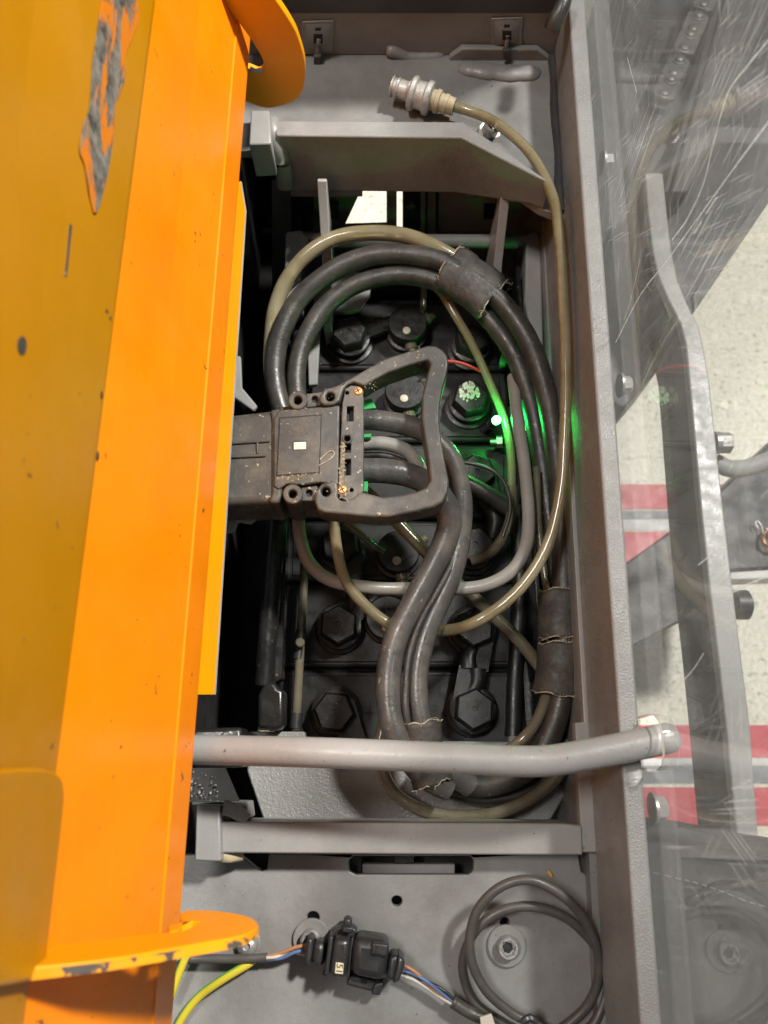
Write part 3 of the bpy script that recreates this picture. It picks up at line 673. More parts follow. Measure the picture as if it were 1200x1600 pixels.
# ================================================================ HOSES AND CABLES (each one thing)
def cable(name, pts, w_px, m, label, cat, group=None, seg=18, flat=1, jit=0.0, at_mid=None, rmm=None):
    q = pz(pts); u, v, z = pts[len(pts)//2]
    r_ = rmm if rmm else wid(w_px, v, z)/2
    k1, k2 = u*0.07, v*0.05
    q = spline(q, 2.5); L_ = len(q)
    q = [p+Vector((math.sin(i*0.11+k1), math.sin(i*0.09+k2), math.sin(i*0.07+k1+k2)))*0.35+Vector((math.sin(i*0.31+k2), math.cos(i*0.27+k1), 0))*0.12 for i, p in enumerate(q)]
    o = build(name, tube(q, r_, seg, flat=flat, jit=jit, raw=True, radii=lambda t: r_*(1+0.014*math.sin(t*L_*0.19+k1)+0.010*math.sin(t*L_*0.47+k2))), m, ang=75)
    return tag(o, label, cat, group)
# ring of heavy cable: outer and inner turns
ring_o = [(470, 700, 40), (446, 655, 46), (432, 610, 50), (430, 565, 54), (440, 516, 60), (470, 464, 66), (520, 424, 72), (580, 401, 76), (640, 399, 78), (695, 410, 78), (742, 438, 78), (786, 476, 76), (824, 530, 74), (850, 600, 72), (866, 690, 70), (876, 790, 70), (881, 890, 70), (881, 990, 70), (877, 1080, 68), (858, 1150, 64), (818, 1205, 58), (760, 1228, 54), (700, 1222, 54), (660, 1198, 58)]
cable('power_cable', ring_o, 33, M_rubber, 'thick black power cable forming the outer turn of the coiled ring', 'cable')
ring_i = [(492, 720, 34), (474, 660, 40), (463, 612, 46), (464, 570, 50), (478, 524, 54), (508, 480, 58), (550, 448, 62), (598, 433, 66), (645, 431, 68), (692, 444, 68), (735, 470, 66), (775, 510, 62), (806, 560, 58), (829, 630, 55), (845, 710, 52), (858, 800, 50), (868, 890, 50), (870, 1000, 52), (862, 1085, 50), (838, 1150, 46), (800, 1196, 42), (745, 1212, 40), (690, 1200, 42)]
cable('power_cable', ring_i, 30, M_rubber, 'black power cable running just inside the outer turn of the ring', 'cable')
cable('power_cable', [(905, 1100, 40), (895, 1150, 40), (866, 1200, 40), (820, 1238, 40), (770, 1250, 40), (720, 1243, 42), (680, 1225, 44)], 22, M_rubber, 'black cable turn lying under the ring near the end plate', 'cable')
# big cables leaving the plug
big_l = [(560, 735, 122), (600, 735, 122), (640, 742, 120), (675, 760, 115), (697, 788, 109), (703, 815, 105), (695, 848, 101), (675, 890, 97), (648, 938, 94), (622, 990, 92), (609, 1040, 92), (607, 1085, 92), (614, 1130, 92), (632, 1170, 88), (662, 1208, 82), (700, 1232, 74)]
cable('power_cable', big_l, 39, M_rubberg, 'thickest grey cable snaking down from the plug across the cells', 'cable')
big_r = [(560, 656, 120), (600, 659, 120), (645, 668, 118), (682, 690, 114), (708, 724, 109), (720, 765, 104), (722, 810, 100), (717, 860, 96), (704, 905, 93), (684, 948, 90), (662, 1000, 88), (652, 1050, 87), (654, 1100, 86), (667, 1150, 84), (690, 1195, 78), (735, 1228, 70)]
cable('power_cable', big_r, 33, M_rubberg, 'grey cable from the top of the plug, right one of the snaking pair', 'cable')
cable('signal_cable', [(560, 712, 112), (610, 714, 112), (655, 735, 108), (690, 770, 104), (712, 830, 99), (706, 880, 99), (684, 925, 98), (660, 968, 97), (641, 1020, 96), (634, 1070, 96), (634, 1110, 96), (642, 1150, 92), (655, 1190, 86)], 11, M_rubber, 'thin black cable squeezed between the two snaking cables', 'cable')
# hoses
h1 = [(700, 164, 131), (735, 174, 131), (772, 190, 134), (812, 222, 140), (846, 268, 144), (868, 325, 144), (877, 400, 142), (881, 500, 138), (884, 600, 132), (883, 690, 126), (876, 770, 120), (858, 842, 114), (826, 902, 108), (785, 946, 102), (735, 977, 96), (690, 986, 74), (645, 985, 72), (605, 972, 74), (570, 945, 78), (542, 910, 82), (528, 865, 88), (523, 815, 92), (528, 770, 92)]
cable('clear_hose', h1, 18.5, M_hose, 'long yellowed clear hose with metal coupling, looping down past the beam', 'hose')
h2 = [(468, 760, 84), (467, 800, 82), (470, 842, 80), (486, 882, 78), (522, 908, 76), (580, 918, 74), (640, 920, 70), (710, 921, 76), (762, 914, 80), (800, 892, 82), (821, 855, 82), (825, 810, 80), (821, 740, 76), (813, 680, 70), (806, 630, 60), (801, 590, 48)]
cable('grey_hose', h2, 21, M_hoseg, 'matt grey hose making a wide U below the plug', 'hose')
cable('grey_hose', [(560, 694, 117), (600, 692, 117), (634, 703, 116), (652, 725, 113), (660, 745, 108)], 22, M_hoseg, 'short grey hose between the two cables leaving the plug', 'hose')
cable('clear_hose', [(470, 700, 34), (440, 640, 38), (424, 590, 44), (424, 530, 52), (434, 470, 60), (466, 412, 70), (515, 376, 78), (575, 364, 82), (640, 370, 82), (695, 394, 78), (740, 425, 70), (790, 490, 52), (815, 560, 44)], 24, M_hose, 'fat yellowed hose arching over the top of the cable ring', 'hose')
cable('clear_hose', [(655, 425, 50), (690, 458, 50), (716, 500, 46), (744, 552, 38), (771, 612, 30), (790, 660, 24), (799, 715, 22), (800, 780, 22)], 13.5, M_hose, 'narrow clear hose glowing green beside the lamp', 'hose')
cable('grey_hose', [(560, 758, 60), (600, 795, 58), (650, 848, 54), (700, 898, 50), (760, 950, 46), (810, 1000, 44), (850, 1050, 42)], 20, M_hosed, 'straight dull hose running diagonally under the snaking cables', 'hose')
cable('clear_hose', [(862, 1050, 62), (854, 1086, 66), (838, 1130, 70), (812, 1160, 70), (780, 1180, 62)], 17, M_hosed, 'clear hose emerging below the lower tape wrap', 'hose')
cable('clear_hose', [(600, 1130, 60), (593, 1165, 60), (597, 1205, 58), (618, 1242, 56), (660, 1266, 54), (715, 1275, 54), (776, 1270, 54), (830, 1246, 54), (872, 1210, 54), (892, 1160, 54)], 20, M_hosed, 'clear hose lying as the lowest arc on the end plate', 'hose')
cable('clear_hose', [(838, 730, 66), (841, 800, 66), (846, 860, 66), (853, 910, 66), (862, 950, 64)], 12, M_hosed, 'thin upright hose tucked behind the upper tape wrap', 'hose')
cable('clear_hose', [(802, 760, 30), (799, 805, 30), (786, 840, 28), (760, 868, 26), (735, 878, 24)], 17, M_hosed, 'short dark clear hose curving inside the grey U hose', 'hose')
cable('power_cable', [(700, 740, 40), (735, 758, 36), (770, 778, 32), (805, 800, 26)], 27, M_rubber, 'short black link cable under the green lit pole', 'cable')
cable('signal_cable', [(690, 722, 60), (730, 724, 58), (768, 735, 56), (790, 760, 54), (796, 800, 50), (785, 840, 46)], 6, M_rubber, 'thin black wire arching right of the plug handle', 'wire')
cable('signal_cable', [(668, 572, 40), (695, 564, 40), (722, 567, 38), (752, 580, 34)], 5, M_red, 'thin red wire behind the plug handle', 'wire')
cable('vent_hose', [(540, 815, 34), (560, 832, 32), (584, 852, 28), (600, 862, 24)], 11, M_hosed, 'thin dark hose pushed onto a vent plug', 'hose')
cable('vent_hose', [(662, 440, 20), (661, 470, 20), (658, 492, 18)], 11, M_hosed, 'thin dark hose at the top vent plug', 'hose')
cable('power_cable', [(800, 640, 12), (806, 760, 8), (812, 900, 4), (806, 1040, 2), (802, 1150, 2)], 26, M_cell, 'black cable lying along the right edge of the cells', 'cable')
# level tube with collars
lt = thing('level_tube', P(463, 1140, 12), 'clear upright tube with black collars on the left of the cells', 'tube')
build('tube', tube(pz([(476, 880, 22), (472, 960, 22), (467, 1050, 22), (462, 1140, 22)]), wid(14, 1000, 22)/2, 16), M_hosed, lt)
for a_, b_, wd in (((470.5, 985), (468.5, 1003), 16), ((467.5, 1010), (465.5, 1030), 17), ((463.5, 1114), (461.5, 1138), 19)):
    build('collar', tube(pz([(*a_, 22), (*b_, 22)]), wid(wd, 1000, 22)/2, 18), M_plasticc, lt, ang=50)
build('plug', lathe(P(469.5, 1005, 28), (0, 0, 1), [(0, 3.6), (4, 3.6), (5, 2.8)], 16), M_hosed, lt)

# tape wraps round the ring
def wrap(name, pts, w_px, flat, label):
    q = spline(pz(pts), 2.0); n = len(q); rnd = random.Random(len(pts)*7+int(pts[0][0]))
    r_ = wid(w_px, pts[1][1], pts[1][2])/2
    bm = bmesh.new(); seg = 32; rings = []
    for i, p in enumerate(q):
        t = (q[min(n-1, i+1)]-q[max(0, i-1)]).normalized(); s = t.cross(Vector((0, 0, 1))).normalized(); up = s.cross(t)
        ring = []
        for k in range(seg):
            a_ = 2*math.pi*k/seg
            sq = 1+0.10*(math.cos(2*a_)**2)*0.5
            wob = 1+0.05*((i*0.085+a_/(2*math.pi)) % 1.0)+0.022*math.sin(3*a_+i*0.35)+0.018*math.sin(i*0.6+a_*2)+0.012*(rnd.random()-0.5)
            off = t*((0.9*math.sin(5*a_)+1.2*math.sin(2*a_+1)+0.8*(rnd.random()-0.5)) if i in (0, n-1) else 0)
            ring.append(bm.verts.new(p+off+s*math.cos(a_)*r_*sq*wob+up*math.sin(a_)*r_*flat*wob))
        rings.append(ring)
    for a_, b_ in zip(rings, rings[1:]):
        for k in range(seg): bm.faces.new((a_[k], a_[(k+1) % seg], b_[(k+1) % seg], b_[k]))
    ends = [[v.co.copy() for v in rings[0]], [v.co.copy() for v in rings[-1]]]
    o = build(name, bm, M_tape, ang=80); tag(o, label, 'tape wrap')
    sd = o.modifiers.new('thick', 'SOLIDIFY'); sd.thickness = 0.0011; sd.offset = 1
    for e in ends:
        bm = bmesh.new(); path = [e[k % seg]+Vector((0, 0, 0.8)) for k in range(0, seg+1)]
        rr_ = random.Random(5)
        tube([p+Vector((rr_.uniform(-.4, .4), rr_.uniform(-.4, .4), rr_.uniform(-.2, .5))) for p in path], 0.55, 6, bm, raw=True, jit=0.7)
        for k in range(14):
            j = rr_.randrange(seg); p = e[j]; c0 = sum(e, Vector())/len(e); dv = (p-c0).normalized()
            tube([p, p+dv*1.5+Vector((rr_.uniform(-1.5, 1.5), rr_.uniform(-1.5, 1.5), 1)), p+dv*rr_.uniform(2, 4)+Vector((rr_.uniform(-2, 2), rr_.uniform(-2, 2), 1))], 0.22, 5, bm)
        build('frayed_edge', bm, M_fray, o)
    return o
wrap('tape_wrap', [(703, 416, 73), (738, 441, 73), (772, 470, 71)], 72, 0.62, 'frayed black tape wrap around the upper right of the ring')
wrap('tape_wrap', [(877, 926, 67), (877, 965, 67), (877, 1000, 67)], 63, 0.85, 'upper of two black tape wraps next to the beam')
wrap('tape_wrap', [(877, 1008, 67), (876, 1050, 67), (868, 1088, 66)], 66, 0.80, 'lower of two black tape wraps next to the beam')
wrap('tape_wrap', [(656, 1128, 88), (662, 1170, 85), (676, 1222, 80)], 56, 0.8, 'grey tape wrap crossing beneath the round bar')

# quick coupling on the long hose
fit = thing('hose_coupling', P(650, 150, ZL), 'dusty silver quick coupling at the end of the long hose on the far ledge', 'coupling')
pa, pb = P(706, 166, 131), P(612, 134, 133); ax = (pb-pa).normalized(); Lf = (pb-pa).length
def fx(t0, prof, m, name, seg=28, hexa=()):
    build(name, lathe(pa+ax*(Lf*t0), ax, prof, seg, hexa=hexa), m, fit, ang=35)
def fr_(*pr): return [(a_*Lf, b_) for a_, b_ in pr]
fx(0, fr_((-.04, 6.6), (.06, 6.9), (.07, 7.6), (.12, 7.7), (.13, 7.0), (.19, 7.2), (.20, 8.9), (.26, 9.1), (.27, 7.9), (.34, 8.0)), M_beigefit, 'hose_tail')
fx(0, fr_((.33, 9.2), (.345, 12.2), (.37, 13.0), (.42, 13.0), (.435, 11.6), (.45, 10.8), (.57, 10.6), (.58, 11.2), (.60, 12.9), (.655, 13.1), (.68, 12.0), (.69, 9)), M_fit, 'locking_collar')
fx(0, fr_((.68, 7.8), (.72, 8.3), (.735, 7.4), (.86, 7.2), (.875, 8.0), (.90, 8.2), (.915, 7.0), (.955, 7.0), (.965, 8.3), (.99, 8.2), (1.0, 7.2), (1.0, 5.0), (.96, 4.8)), M_fit, 'nipple')

# ================================================================ PLUG AND SOCKET
ZH = 150.0
sk = thing('battery_socket', P(395, 715, 100), 'dark grey socket half at the left, mostly hidden behind the hood', 'connector')
def pxz(o, zt_, zb_, holes=()): return px(o, zt_, zb_, holes)
build('shell', px([(330, 650), (436, 638), (441, 650), (441, 772), (436, 784), (325, 790)], ZH-3, ZH-46), M_plastic, sk, bevel=5, seg=4)
build('collar', px([(421, 640), (437, 637), (441, 650), (440, 774), (434, 786), (419, 785), (424, 770), (424, 656)], ZH-1, ZH-42), M_plastic, sk, bevel=2, seg=3)
build('rib', px([(330, 692), (421, 686), (421, 690), (330, 696)], ZH-1.4, ZH-6), M_plastic, sk, bevel=0.7)
build('rib', px([(330, 712), (415, 708), (415, 713), (330, 717)], ZH-1.4, ZH-6), M_plastic, sk, bevel=0.7)
build('rib', px([(400, 690), (404, 690), (404, 709), (400, 709)], ZH-1.4, ZH-6), M_plastic, sk, bevel=0.7)
br = thing('socket_bracket', P(375, 780, 90), 'bent grey bracket holding the socket beneath the hood edge', 'bracket')
build('arm', px([(340, 552), (376, 556), (378, 605), (402, 634), (396, 642), (368, 622), (340, 615)], 112, 108), M_grey, br, bevel=1)
build('arm', px([(340, 786), (402, 786), (401, 810), (392, 818), (372, 815), (366, 830), (340, 835)], 112, 108), M_grey, br, bevel=1)

pl = thing('battery_plug', P(560, 710, 105), 'dusty dark grey battery plug with a large D shaped pull handle', 'connector')
def z5(pts): return [(340+x/3, 520+y/3) for x, y in pts]
body = z5([(285, 362), (330, 358), (570, 338), (572, 345), (566, 712), (480, 700), (400, 712), (325, 706), (285, 735), (262, 720), (262, 400)])
build('housing', px(body, ZH, ZH-44), M_plastic, pl, bevel=3.5, seg=4)
# eyelet rails
def eyelet(name, cs, zt_, zb_):
    for (u, v, ro, ri) in cs:
        o = [P(a_, b_, zt_) for a_, b_ in circ(u, v, ro, 28)]
        build(name, prism(o, (0, 0, zb_-zt_), [[P(a_, b_, zt_) for a_, b_ in circ(u, v, ri, 20)]]), M_plastic, pl, bevel=0.9)
eyelet('eyelet', [(465, 625, 15, 6.6), (457, 771.5, 15.5, 6.6)], ZH+1, ZH-40)
for u, v in ((465, 625), (515.7, 619.3), (457, 771.5), (509, 768), (491.8, 623.5), (483, 770)): build('hole_shade', px(circ(u, v, 8.5, 12), ZH-7, ZH-14), M_dark, pl)  # near-black discs stand in for the deep shade seen through the holes
def webplate(pts, hole):
    build('eyelet_web', px(pts, ZH-3.5, ZH-38, [circ(*hole, 16)]), M_plastic, pl, bevel=0.7)
webplate([(478, 615), (504, 612), (507, 634), (478, 637)], (491.8, 623.5, 5.2))
webplate([(470, 761), (496, 758), (497, 782), (470, 783)], (483, 770, 5.4))
build('back_block', px(z5([(300, 690), (565, 685), (565, 800), (320, 800)]), ZH-9, ZH-40), M_plastic, pl, bevel=1.5)
build('back_block', px(z5([(290, 345), (560, 320), (560, 360), (290, 385)]), ZH-8, ZH-40), M_plastic, pl, bevel=1.5)
# handle: a closed D
ho = z5([(478, 290), (500, 262), (560, 246), (605, 222), (650, 196), (720, 155), (780, 120), (870, 92), (985, 58), (1025, 60), (1055, 78), (1076, 105), (1083, 140), (1076, 185), (1055, 260), (1042, 335), (1040, 420), (1052, 520), (1070, 620), (1085, 690), (1080, 745), (1056, 792), (1015, 815), (930, 838), (800, 862), (720, 862), (600, 850), (500, 842), (470, 830), (455, 790), (460, 735), (490, 705), (540, 690), (562, 700), (566, 740), (560, 765), (575, 785), (600, 785), (640, 770), (660, 745), (690, 748), (775, 770), (860, 758), (930, 745), (980, 722), (998, 690), (990, 600), (972, 500), (956, 400), (958, 300), (980, 205), (1000, 140), (985, 125), (900, 150), (800, 185), (740, 215), (690, 248), (665, 240), (640, 228), (610, 240), (590, 262), (572, 320), (545, 335), (500, 340), (476, 325)])
handle = build('handle', px(ho, ZH+3, ZH-17, [circ(515.7, 619.3, 6.8, 18), circ(509, 768, 7, 18)]), M_plastic, pl, bevel=3.4, seg=4)
# clamp strip between housing and handle with slots
stp = z5([(598, 262), (625, 246), (668, 250), (684, 300), (684, 740), (668, 765), (640, 782), (600, 786), (572, 770), (566, 720), (585, 330)])
h_ = [z5([(605, 345), (638, 343), (637, 413), (604, 415)]), z5([(596, 592), (625, 590), (624, 666), (594, 668)]), z5([(598, 520), (626, 518), (624, 560), (596, 562)])]
hh = [circ(542.5, 684.5, 5, 16), circ(542.3, 613.5, 3, 12), circ(549.3, 765.5, 3, 12)]
build('clamp_strip', px(stp, ZH+0.6, ZH-12, h_+hh), M_plastic, pl, bevel=0.6)
for d in h_[:2]: build('slot_floor', px([(u, v) for u, v in d], ZH-6, ZH-9), M_dark, pl)
eyelet('eyelet', [(542.5, 684.5, 8.2, 5.0)], ZH+1.6, ZH-4)
for (u, v) in ((560, 615), (535.5, 768)):
    c = P(u, v, ZH-3); s_ = build('screw', lathe(c, (0, 0, 1), [(0, 3.4), (3.4, 3.4), (4.6, 2.4), (4.9, 0.4)], 20), M_brass, pl)
    sb = box(c+Vector((0, 0, 4.7)), (4.0, 0.7, 0.5), 0.5); box(c+Vector((0, 0, 4.7)), (0.7, 4.0, 0.5), 0.5, sb); build('cross_slot', sb, M_ink, s_)
# label plate, window, embossing
lpz = z5([(292, 402), (484, 386), (474, 654), (278, 668)])
grv = z5([(287, 397), (489, 381), (479, 659), (273, 673)])
build('label_groove', px(grv, ZH+0.15, ZH-2), M_dark, pl)
lp = build('label_plate', px(lpz, ZH+0.7, ZH-2), M_plastic, pl, bevel=0.4)
build('window', px(z5([(352, 508), (418, 506), (416, 548), (350, 550)]), ZH+0.85, ZH), M_dark, lp)
build('insert', px(z5([(358, 513), (415, 511), (414, 545), (357, 547)]), ZH+1.05, ZH), M_white, lp)
ux = P(500, 640, ZH)-P(440, 646, ZH); uy = P(460, 640, ZH)-P(458, 700, ZH)
for body_, (u, v), sz in (('160A', (468, 660), 7), ('REMA', (467, 677), 5.5), ('+', (441, 733), 8)):
    text('embossed_text', body_, sz, P(u, v, ZH+0.8), ux, uy, M_emboss, lp, 0.12)
build('scuff', tube(pz([(500, 718, ZH+0.5), (512, 707, ZH+0.5), (520, 705, ZH+0.5), (522, 711, ZH+0.5), (512, 720, ZH+0.5), (498, 727, ZH+0.5)]), 0.35, 5, jit=0.9), M_fray, pl)
rnd = random.Random(21); bm = bmesh.new()
for k in range(420):
    if k < 230: t = rnd.random(); u, v = 533+4*rnd.gauss(0, 0.5)+9*(1-t)*0.4, 690+82*t; zc = ZH+0.8
    elif k < 330: t = rnd.random(); u, v = 432+70*t, 745-8*t+abs(rnd.gauss(0, 5)); zc = ZH+0.2
    else: u, v = rnd.choice([(503, 622), (500, 650), (530, 772), (545, 775), (470, 640), (655, 552), (580, 598)]); u += rnd.gauss(0, 6); v += rnd.gauss(0, 6); zc = ZH+0.4 if u < 540 else ZH+3.1
    bmesh.ops.create_icosphere(bm, subdivisions=1, radius=0.16+0.5*rnd.random()**3, matrix=Matrix.Translation(P(u, v, zc)) @ Matrix.Rotation(rnd.random()*3, 4, 'Z') @ Matrix.Diagonal((1.8, 1, 0.35, 1)))
dc = build('dust_crust', bm, M_dust, pl); dc['kind'] = 'stuff'
gl = thing('cable_gland', P(572, 690, 105), 'green plastic insert tabs between plug and cables', 'insert')
for d in ([(560, 628), (580, 622), (588, 637), (568, 640)], [(558, 679), (580, 677), (580, 683), (558, 684)], [(560, 752), (575, 752), (574, 768), (560, 768)]):
    build('tab', px(d, ZH-24, ZH-34), M_lens, gl, bevel=0.4)

# ================================================================ GREEN LAMP (level sensor)
ld = thing('level_sensor', P(776, 660, 2), 'lit green indicator lamp of the level sensor by the right tray wall', 'sensor lamp')
build('lamp_dome', lathe(P(775, 657, 33), (0.2, -0.2, 1), [(0, 3.4), (2.4, 3.4), (4.6, 2.6), (5.8, 0.5)], 16), M_led, ld)
build('body', lathe(P(775, 657, 33)+Vector((-5.5, 5.5, -31)), (0.18, -0.18, 1), [(0, 4.2), (20, 4.2), (20.5, 3.5), (31.2, 3.5)], 18), M_plasticc, ld)
build('stud', lathe(P(766, 691, 14), (1, 0, 0.1), [(0, 2.6), (5, 2.6), (5.2, 4.6), (10, 4.6), (10.2, 3)], 12, hexa=(2, 3)), M_foot, ld)
build('lens', px([(781, 562), (786, 546), (792, 566), (782, 570)], 30, 22), M_lens, ld, bevel=0.5)

# ================================================================ HARNESS CONNECTOR AND WIRES ON THE FLOOR PLATE
hc = thing('harness_connector', P(552, 1505, ZP), 'black two part cable connector with cream label on the floor plate', 'connector')
def z6(pts): return [(430+x/4.444, 1400+y/4.444) for x, y in pts]
ZK = ZP+3
def hp(name, pts, t, b, bev=1.0, m=None, parent=None): return build(name, px(z6(pts), ZK+t, ZK+b), m or M_plasticc, parent or hc, bevel=bev, seg=3)
hp('boot', [(222, 285), (268, 300), (240, 505), (196, 480)], 22, 2, 3)
hp('neck', [(262, 312), (362, 326), (342, 500), (238, 486)], 20, 3, 4)
hp('flange', [(372, 276), (404, 284), (368, 556), (338, 548)], 26, 0, 1)
hp('flange', [(338, 530), (372, 535), (362, 562), (322, 550)], 24, 0, 0.8)
ha = hp('housing', [(404, 288), (528, 300), (490, 582), (366, 562)], 25, 0, 3.5)
hp('seam', [(526, 296), (545, 298), (512, 570), (494, 570)], 22, 0, 0.6)
hb = hp('housing', [(543, 284), (800, 322), (762, 602), (700, 594), (520, 556)], 27, 0, 5)
hp('latch', [(672, 322), (790, 338), (778, 426), (664, 410)], 29.5, 20, 1.2)
hp('latch_slot', [(700, 345), (712, 346), (704, 392), (740, 398), (739, 408), (690, 400)], 30, 28, 0.2, M_dark)
hp('lower_block', [(522, 548), (700, 592), (672, 668), (488, 620)], 16, 0, 1.4)
hp('lower_block_slot', [(600, 582), (640, 588), (634, 614), (592, 606)], 16.5, 14, 0.2, M_dark)
hp('hook', [(690, 610), (752, 600), (728, 694), (664, 684)], 13, 2, 1)
hp('neck', [(792, 408), (868, 412), (830, 598), (768, 588)], 21, 2, 4)
hp('boot', [(856, 406), (896, 450), (900, 485), (862, 596), (815, 615), (840, 500)], 23, 2, 3)
hp('clip_base', [(384, 262), (400, 232), (470, 206), (540, 218), (570, 244), (550, 288), (470, 296), (392, 284)], 12, 0, 1.5)
hp('clip_block', [(470, 212), (540, 218), (532, 262), (462, 256)], 20, 8, 1)
hp('clip_pin', [(470, 168), (498, 150), (530, 168), (532, 220), (470, 216)], 15, 4, 2)
lb = hp('label', [(420, 460), (476, 466), (470, 546), (412, 538)], 25.3, 24, 0.4, M_label, ha)
text('label_print', 'X51A', 5.4, P(*z6([(444, 503)])[0], ZK+25.45), P(*z6([(438, 545)])[0], 110)-P(*z6([(448, 460)])[0], 110), P(*z6([(476, 500)])[0], 110)-P(*z6([(420, 496)])[0], 110), M_ink, ha, 0.04)
def wire(pts, r_, m, label, group=None, seg=8):
    o = build('wire', tube(pz(pts), r_, seg, step=2.5), m, ang=80); return tag(o, label, 'wire', group)
za = ZP+12
g1 = 'wires into the left of the connector'
wire([(412, 1496, za), (440, 1489, za+2), (462, 1480, za+4), (480, 1477, za+4)], 1.1, M_orw, 'orange brown wire left of the black connector')
wire([(412, 1499, za), (440, 1497, za+1), (460, 1488, za+3), (480, 1484, za+3)], 1.1, M_blw, 'blue wire left of the black connector')
wire([(412, 1497, za+1), (432, 1495, za+2), (452, 1487, za+1), (478, 1492, za+1)], 1.0, M_whw, 'white wire left of the black connector')
wire([(445, 1491, za-2), (465, 1489, za-3), (480, 1494, za-2)], 1.1, M_bkw, 'black wire left of the black connector')
wire([(630, 1508, za+4), (645, 1516, za+4), (662, 1530, za+3), (680, 1548, za+2), (712, 1568, za)], 1.1, M_orw, 'orange brown wire right of the black connector')
wire([(628, 1516, za+2), (648, 1522, za+3), (666, 1533, za+4), (690, 1552, za+2), (714, 1570, za)], 1.1, M_blw, 'blue wire right of the black connector')
wire([(627, 1524, za), (645, 1530, za+1), (668, 1544, za+1), (690, 1559, za+1), (714, 1573, za)], 1.1, M_whw, 'cream wire right of the black connector')
wire([(629, 1520, za-1), (650, 1527, za), (672, 1536, za+1), (694, 1548, za+2), (715, 1567, za+1)], 1.0, M_bkw, 'black wire right of the black connector')
cable('sheathed_cable', [(240, 1503, za), (285, 1499, za), (330, 1499, za), (375, 1499, za), (416, 1497, za)], 13, M_cable, 'black sheathed cable running left from the connector wires', 'cable')
# coiled thin cable
def z3(pts): return [(680+x/2.308, 1100+y/2.308) for x, y in pts]
A = z3([(70, 1080), (120, 1112), (185, 1148), (260, 1190), (350, 1215), (440, 1180), (540, 1095), (583, 1000), (584, 900), (558, 820), (520, 755), (440, 680), (340, 636), (240, 660), (160, 735), (127, 830), (132, 930), (180, 1030), (270, 1110), (350, 1150), (450, 1200), (560, 1170), (610, 1070), (618, 980), (590, 895), (520, 810), (440, 755), (340, 728), (240, 742), (160, 800), (108, 890), (104, 980), (150, 1080), (250, 1155), (400, 1240)])
zz = [14, 13, 10, 8, 8, 9, 12, 17, 22, 28, 33, 36, 36, 34, 30, 26, 22, 18, 15, 14, 13, 12, 11, 12, 14, 16, 18, 18, 18, 16, 12, 9, 7, 6, 6]
cable('coiled_cable', [(u, v, ZP+z_) for (u, v), z_ in zip(A, zz)], 13.5, M_cable, 'thin black cable coiled in two loops around the right floor bolt', 'cable', rmm=2.9)
cable('sheath_end', [(706, 1564, za), (722, 1574, za), (745, 1586, za), (765, 1594, za)], 19, M_rubber, 'short black sheath where the connector wires enter the coil', 'sheath')
tag(build('cable_tie', tube(pz([(818, 1596, ZP+26), (828, 1590, ZP+27), (838, 1598, ZP+26)]), 2.2, 8), M_plasticc), 'small black cable tie on the bottom of the coil', 'cable tie')
tag(build('paper_tag', px([(750, 1590), (768, 1584), (774, 1602), (752, 1608)], ZP+22, ZP+20), M_whw, bevel=0.4), 'cream tag at the bottom edge beside the coil', 'tag')
# earth wire (yellow with green stripe)
def earth(pts, label):
    q = pz(pts); bm = tube(q, 2.5, 12, step=2.5); side = []
    o = build('earth_wire', bm, M_earth, ang=80); me = o.data
    at_ = me.attributes.new('side', 'FLOAT', 'POINT')
    for i in range(len(me.vertices)): at_.data[i].value = 1.0 if 6 <= (i % 12) <= 10 or (i % 12) == 5 else 0.0
    return tag(o, label, 'wire')
earth([(268, 1625, ZP+3), (285, 1590, ZP+6), (310, 1558, ZP+9), (345, 1532, ZP+11), (388, 1506, ZP+9), (400, 1496, ZP+6)], 'yellow and green earth wire curving up to the lower left screw')
earth([(262, 1570, ZP+12), (276, 1530, ZP+14), (290, 1495, ZP+16)], 'short yellow earth wire close to the hood edge')
es = thing('earth_screw', P(388, 1475, ZP), 'grey screw with earth lug beside the chipped hook', 'screw')
c = P(388, 1475, ZP)
build('lug', lathe(c, (0, 0, 1), [(0, 8.5), (2, 8.5), (2.4, 7.8)], 24), M_grey, es)
build('head', lathe(c, (0, 0, 1), [(2, 6.6), (5, 6.4), (7, 4.8), (7.6, 2.4), (5.8, 2.0)], 20), M_foot, es)
tag(build('orange_crumb', tube(pz([(856, 1361, ZP+1), (860, 1366, ZP+1.4), (862, 1370, ZP+1)]), 1.3, 6, jit=0.4), M_tint), 'tiny orange paint crumb above the coiled cable', 'crumb')
tag(build('orange_crumb', tube(pz([(808, 78, ZL+9), (811, 79, ZL+9), (813, 79, ZL+9)]), 0.9, 6, jit=0.4), M_tint), 'tiny orange paint crumb under the right tie mount', 'crumb')
# dirt under the hood's lower end
rnd = random.Random(11); bm = bmesh.new()
for k in range(45):
    u, v = 296+rnd.random()*45, 1205+rnd.random()*48; p = P(u, v, 90)
    bmesh.ops.create_icosphere(bm, subdivisions=1, radius=0.3+0.9*rnd.random()**3, matrix=Matrix.Translation(p+Vector((0, 0, 0.5))) @ Matrix.Rotation(rnd.random()*3, 4, 'X') @ Matrix.Diagonal((1, 1.5, 0.7, 1)))
dirt = build('dirt', bm, M_grey); tag(dirt, 'grey crumbs of dirt on the bracket under the hood', 'dirt', kind='stuff')
build('corner_shelf', px([(250, 1200), (350, 1200), (372, 1252), (250, 1254)], 88, 82), M_dark, ch)
build('corner_block', px([(300, 1138), (378, 1136), (380, 1200), (300, 1200)], 60, 30), M_black, ch, bevel=3)

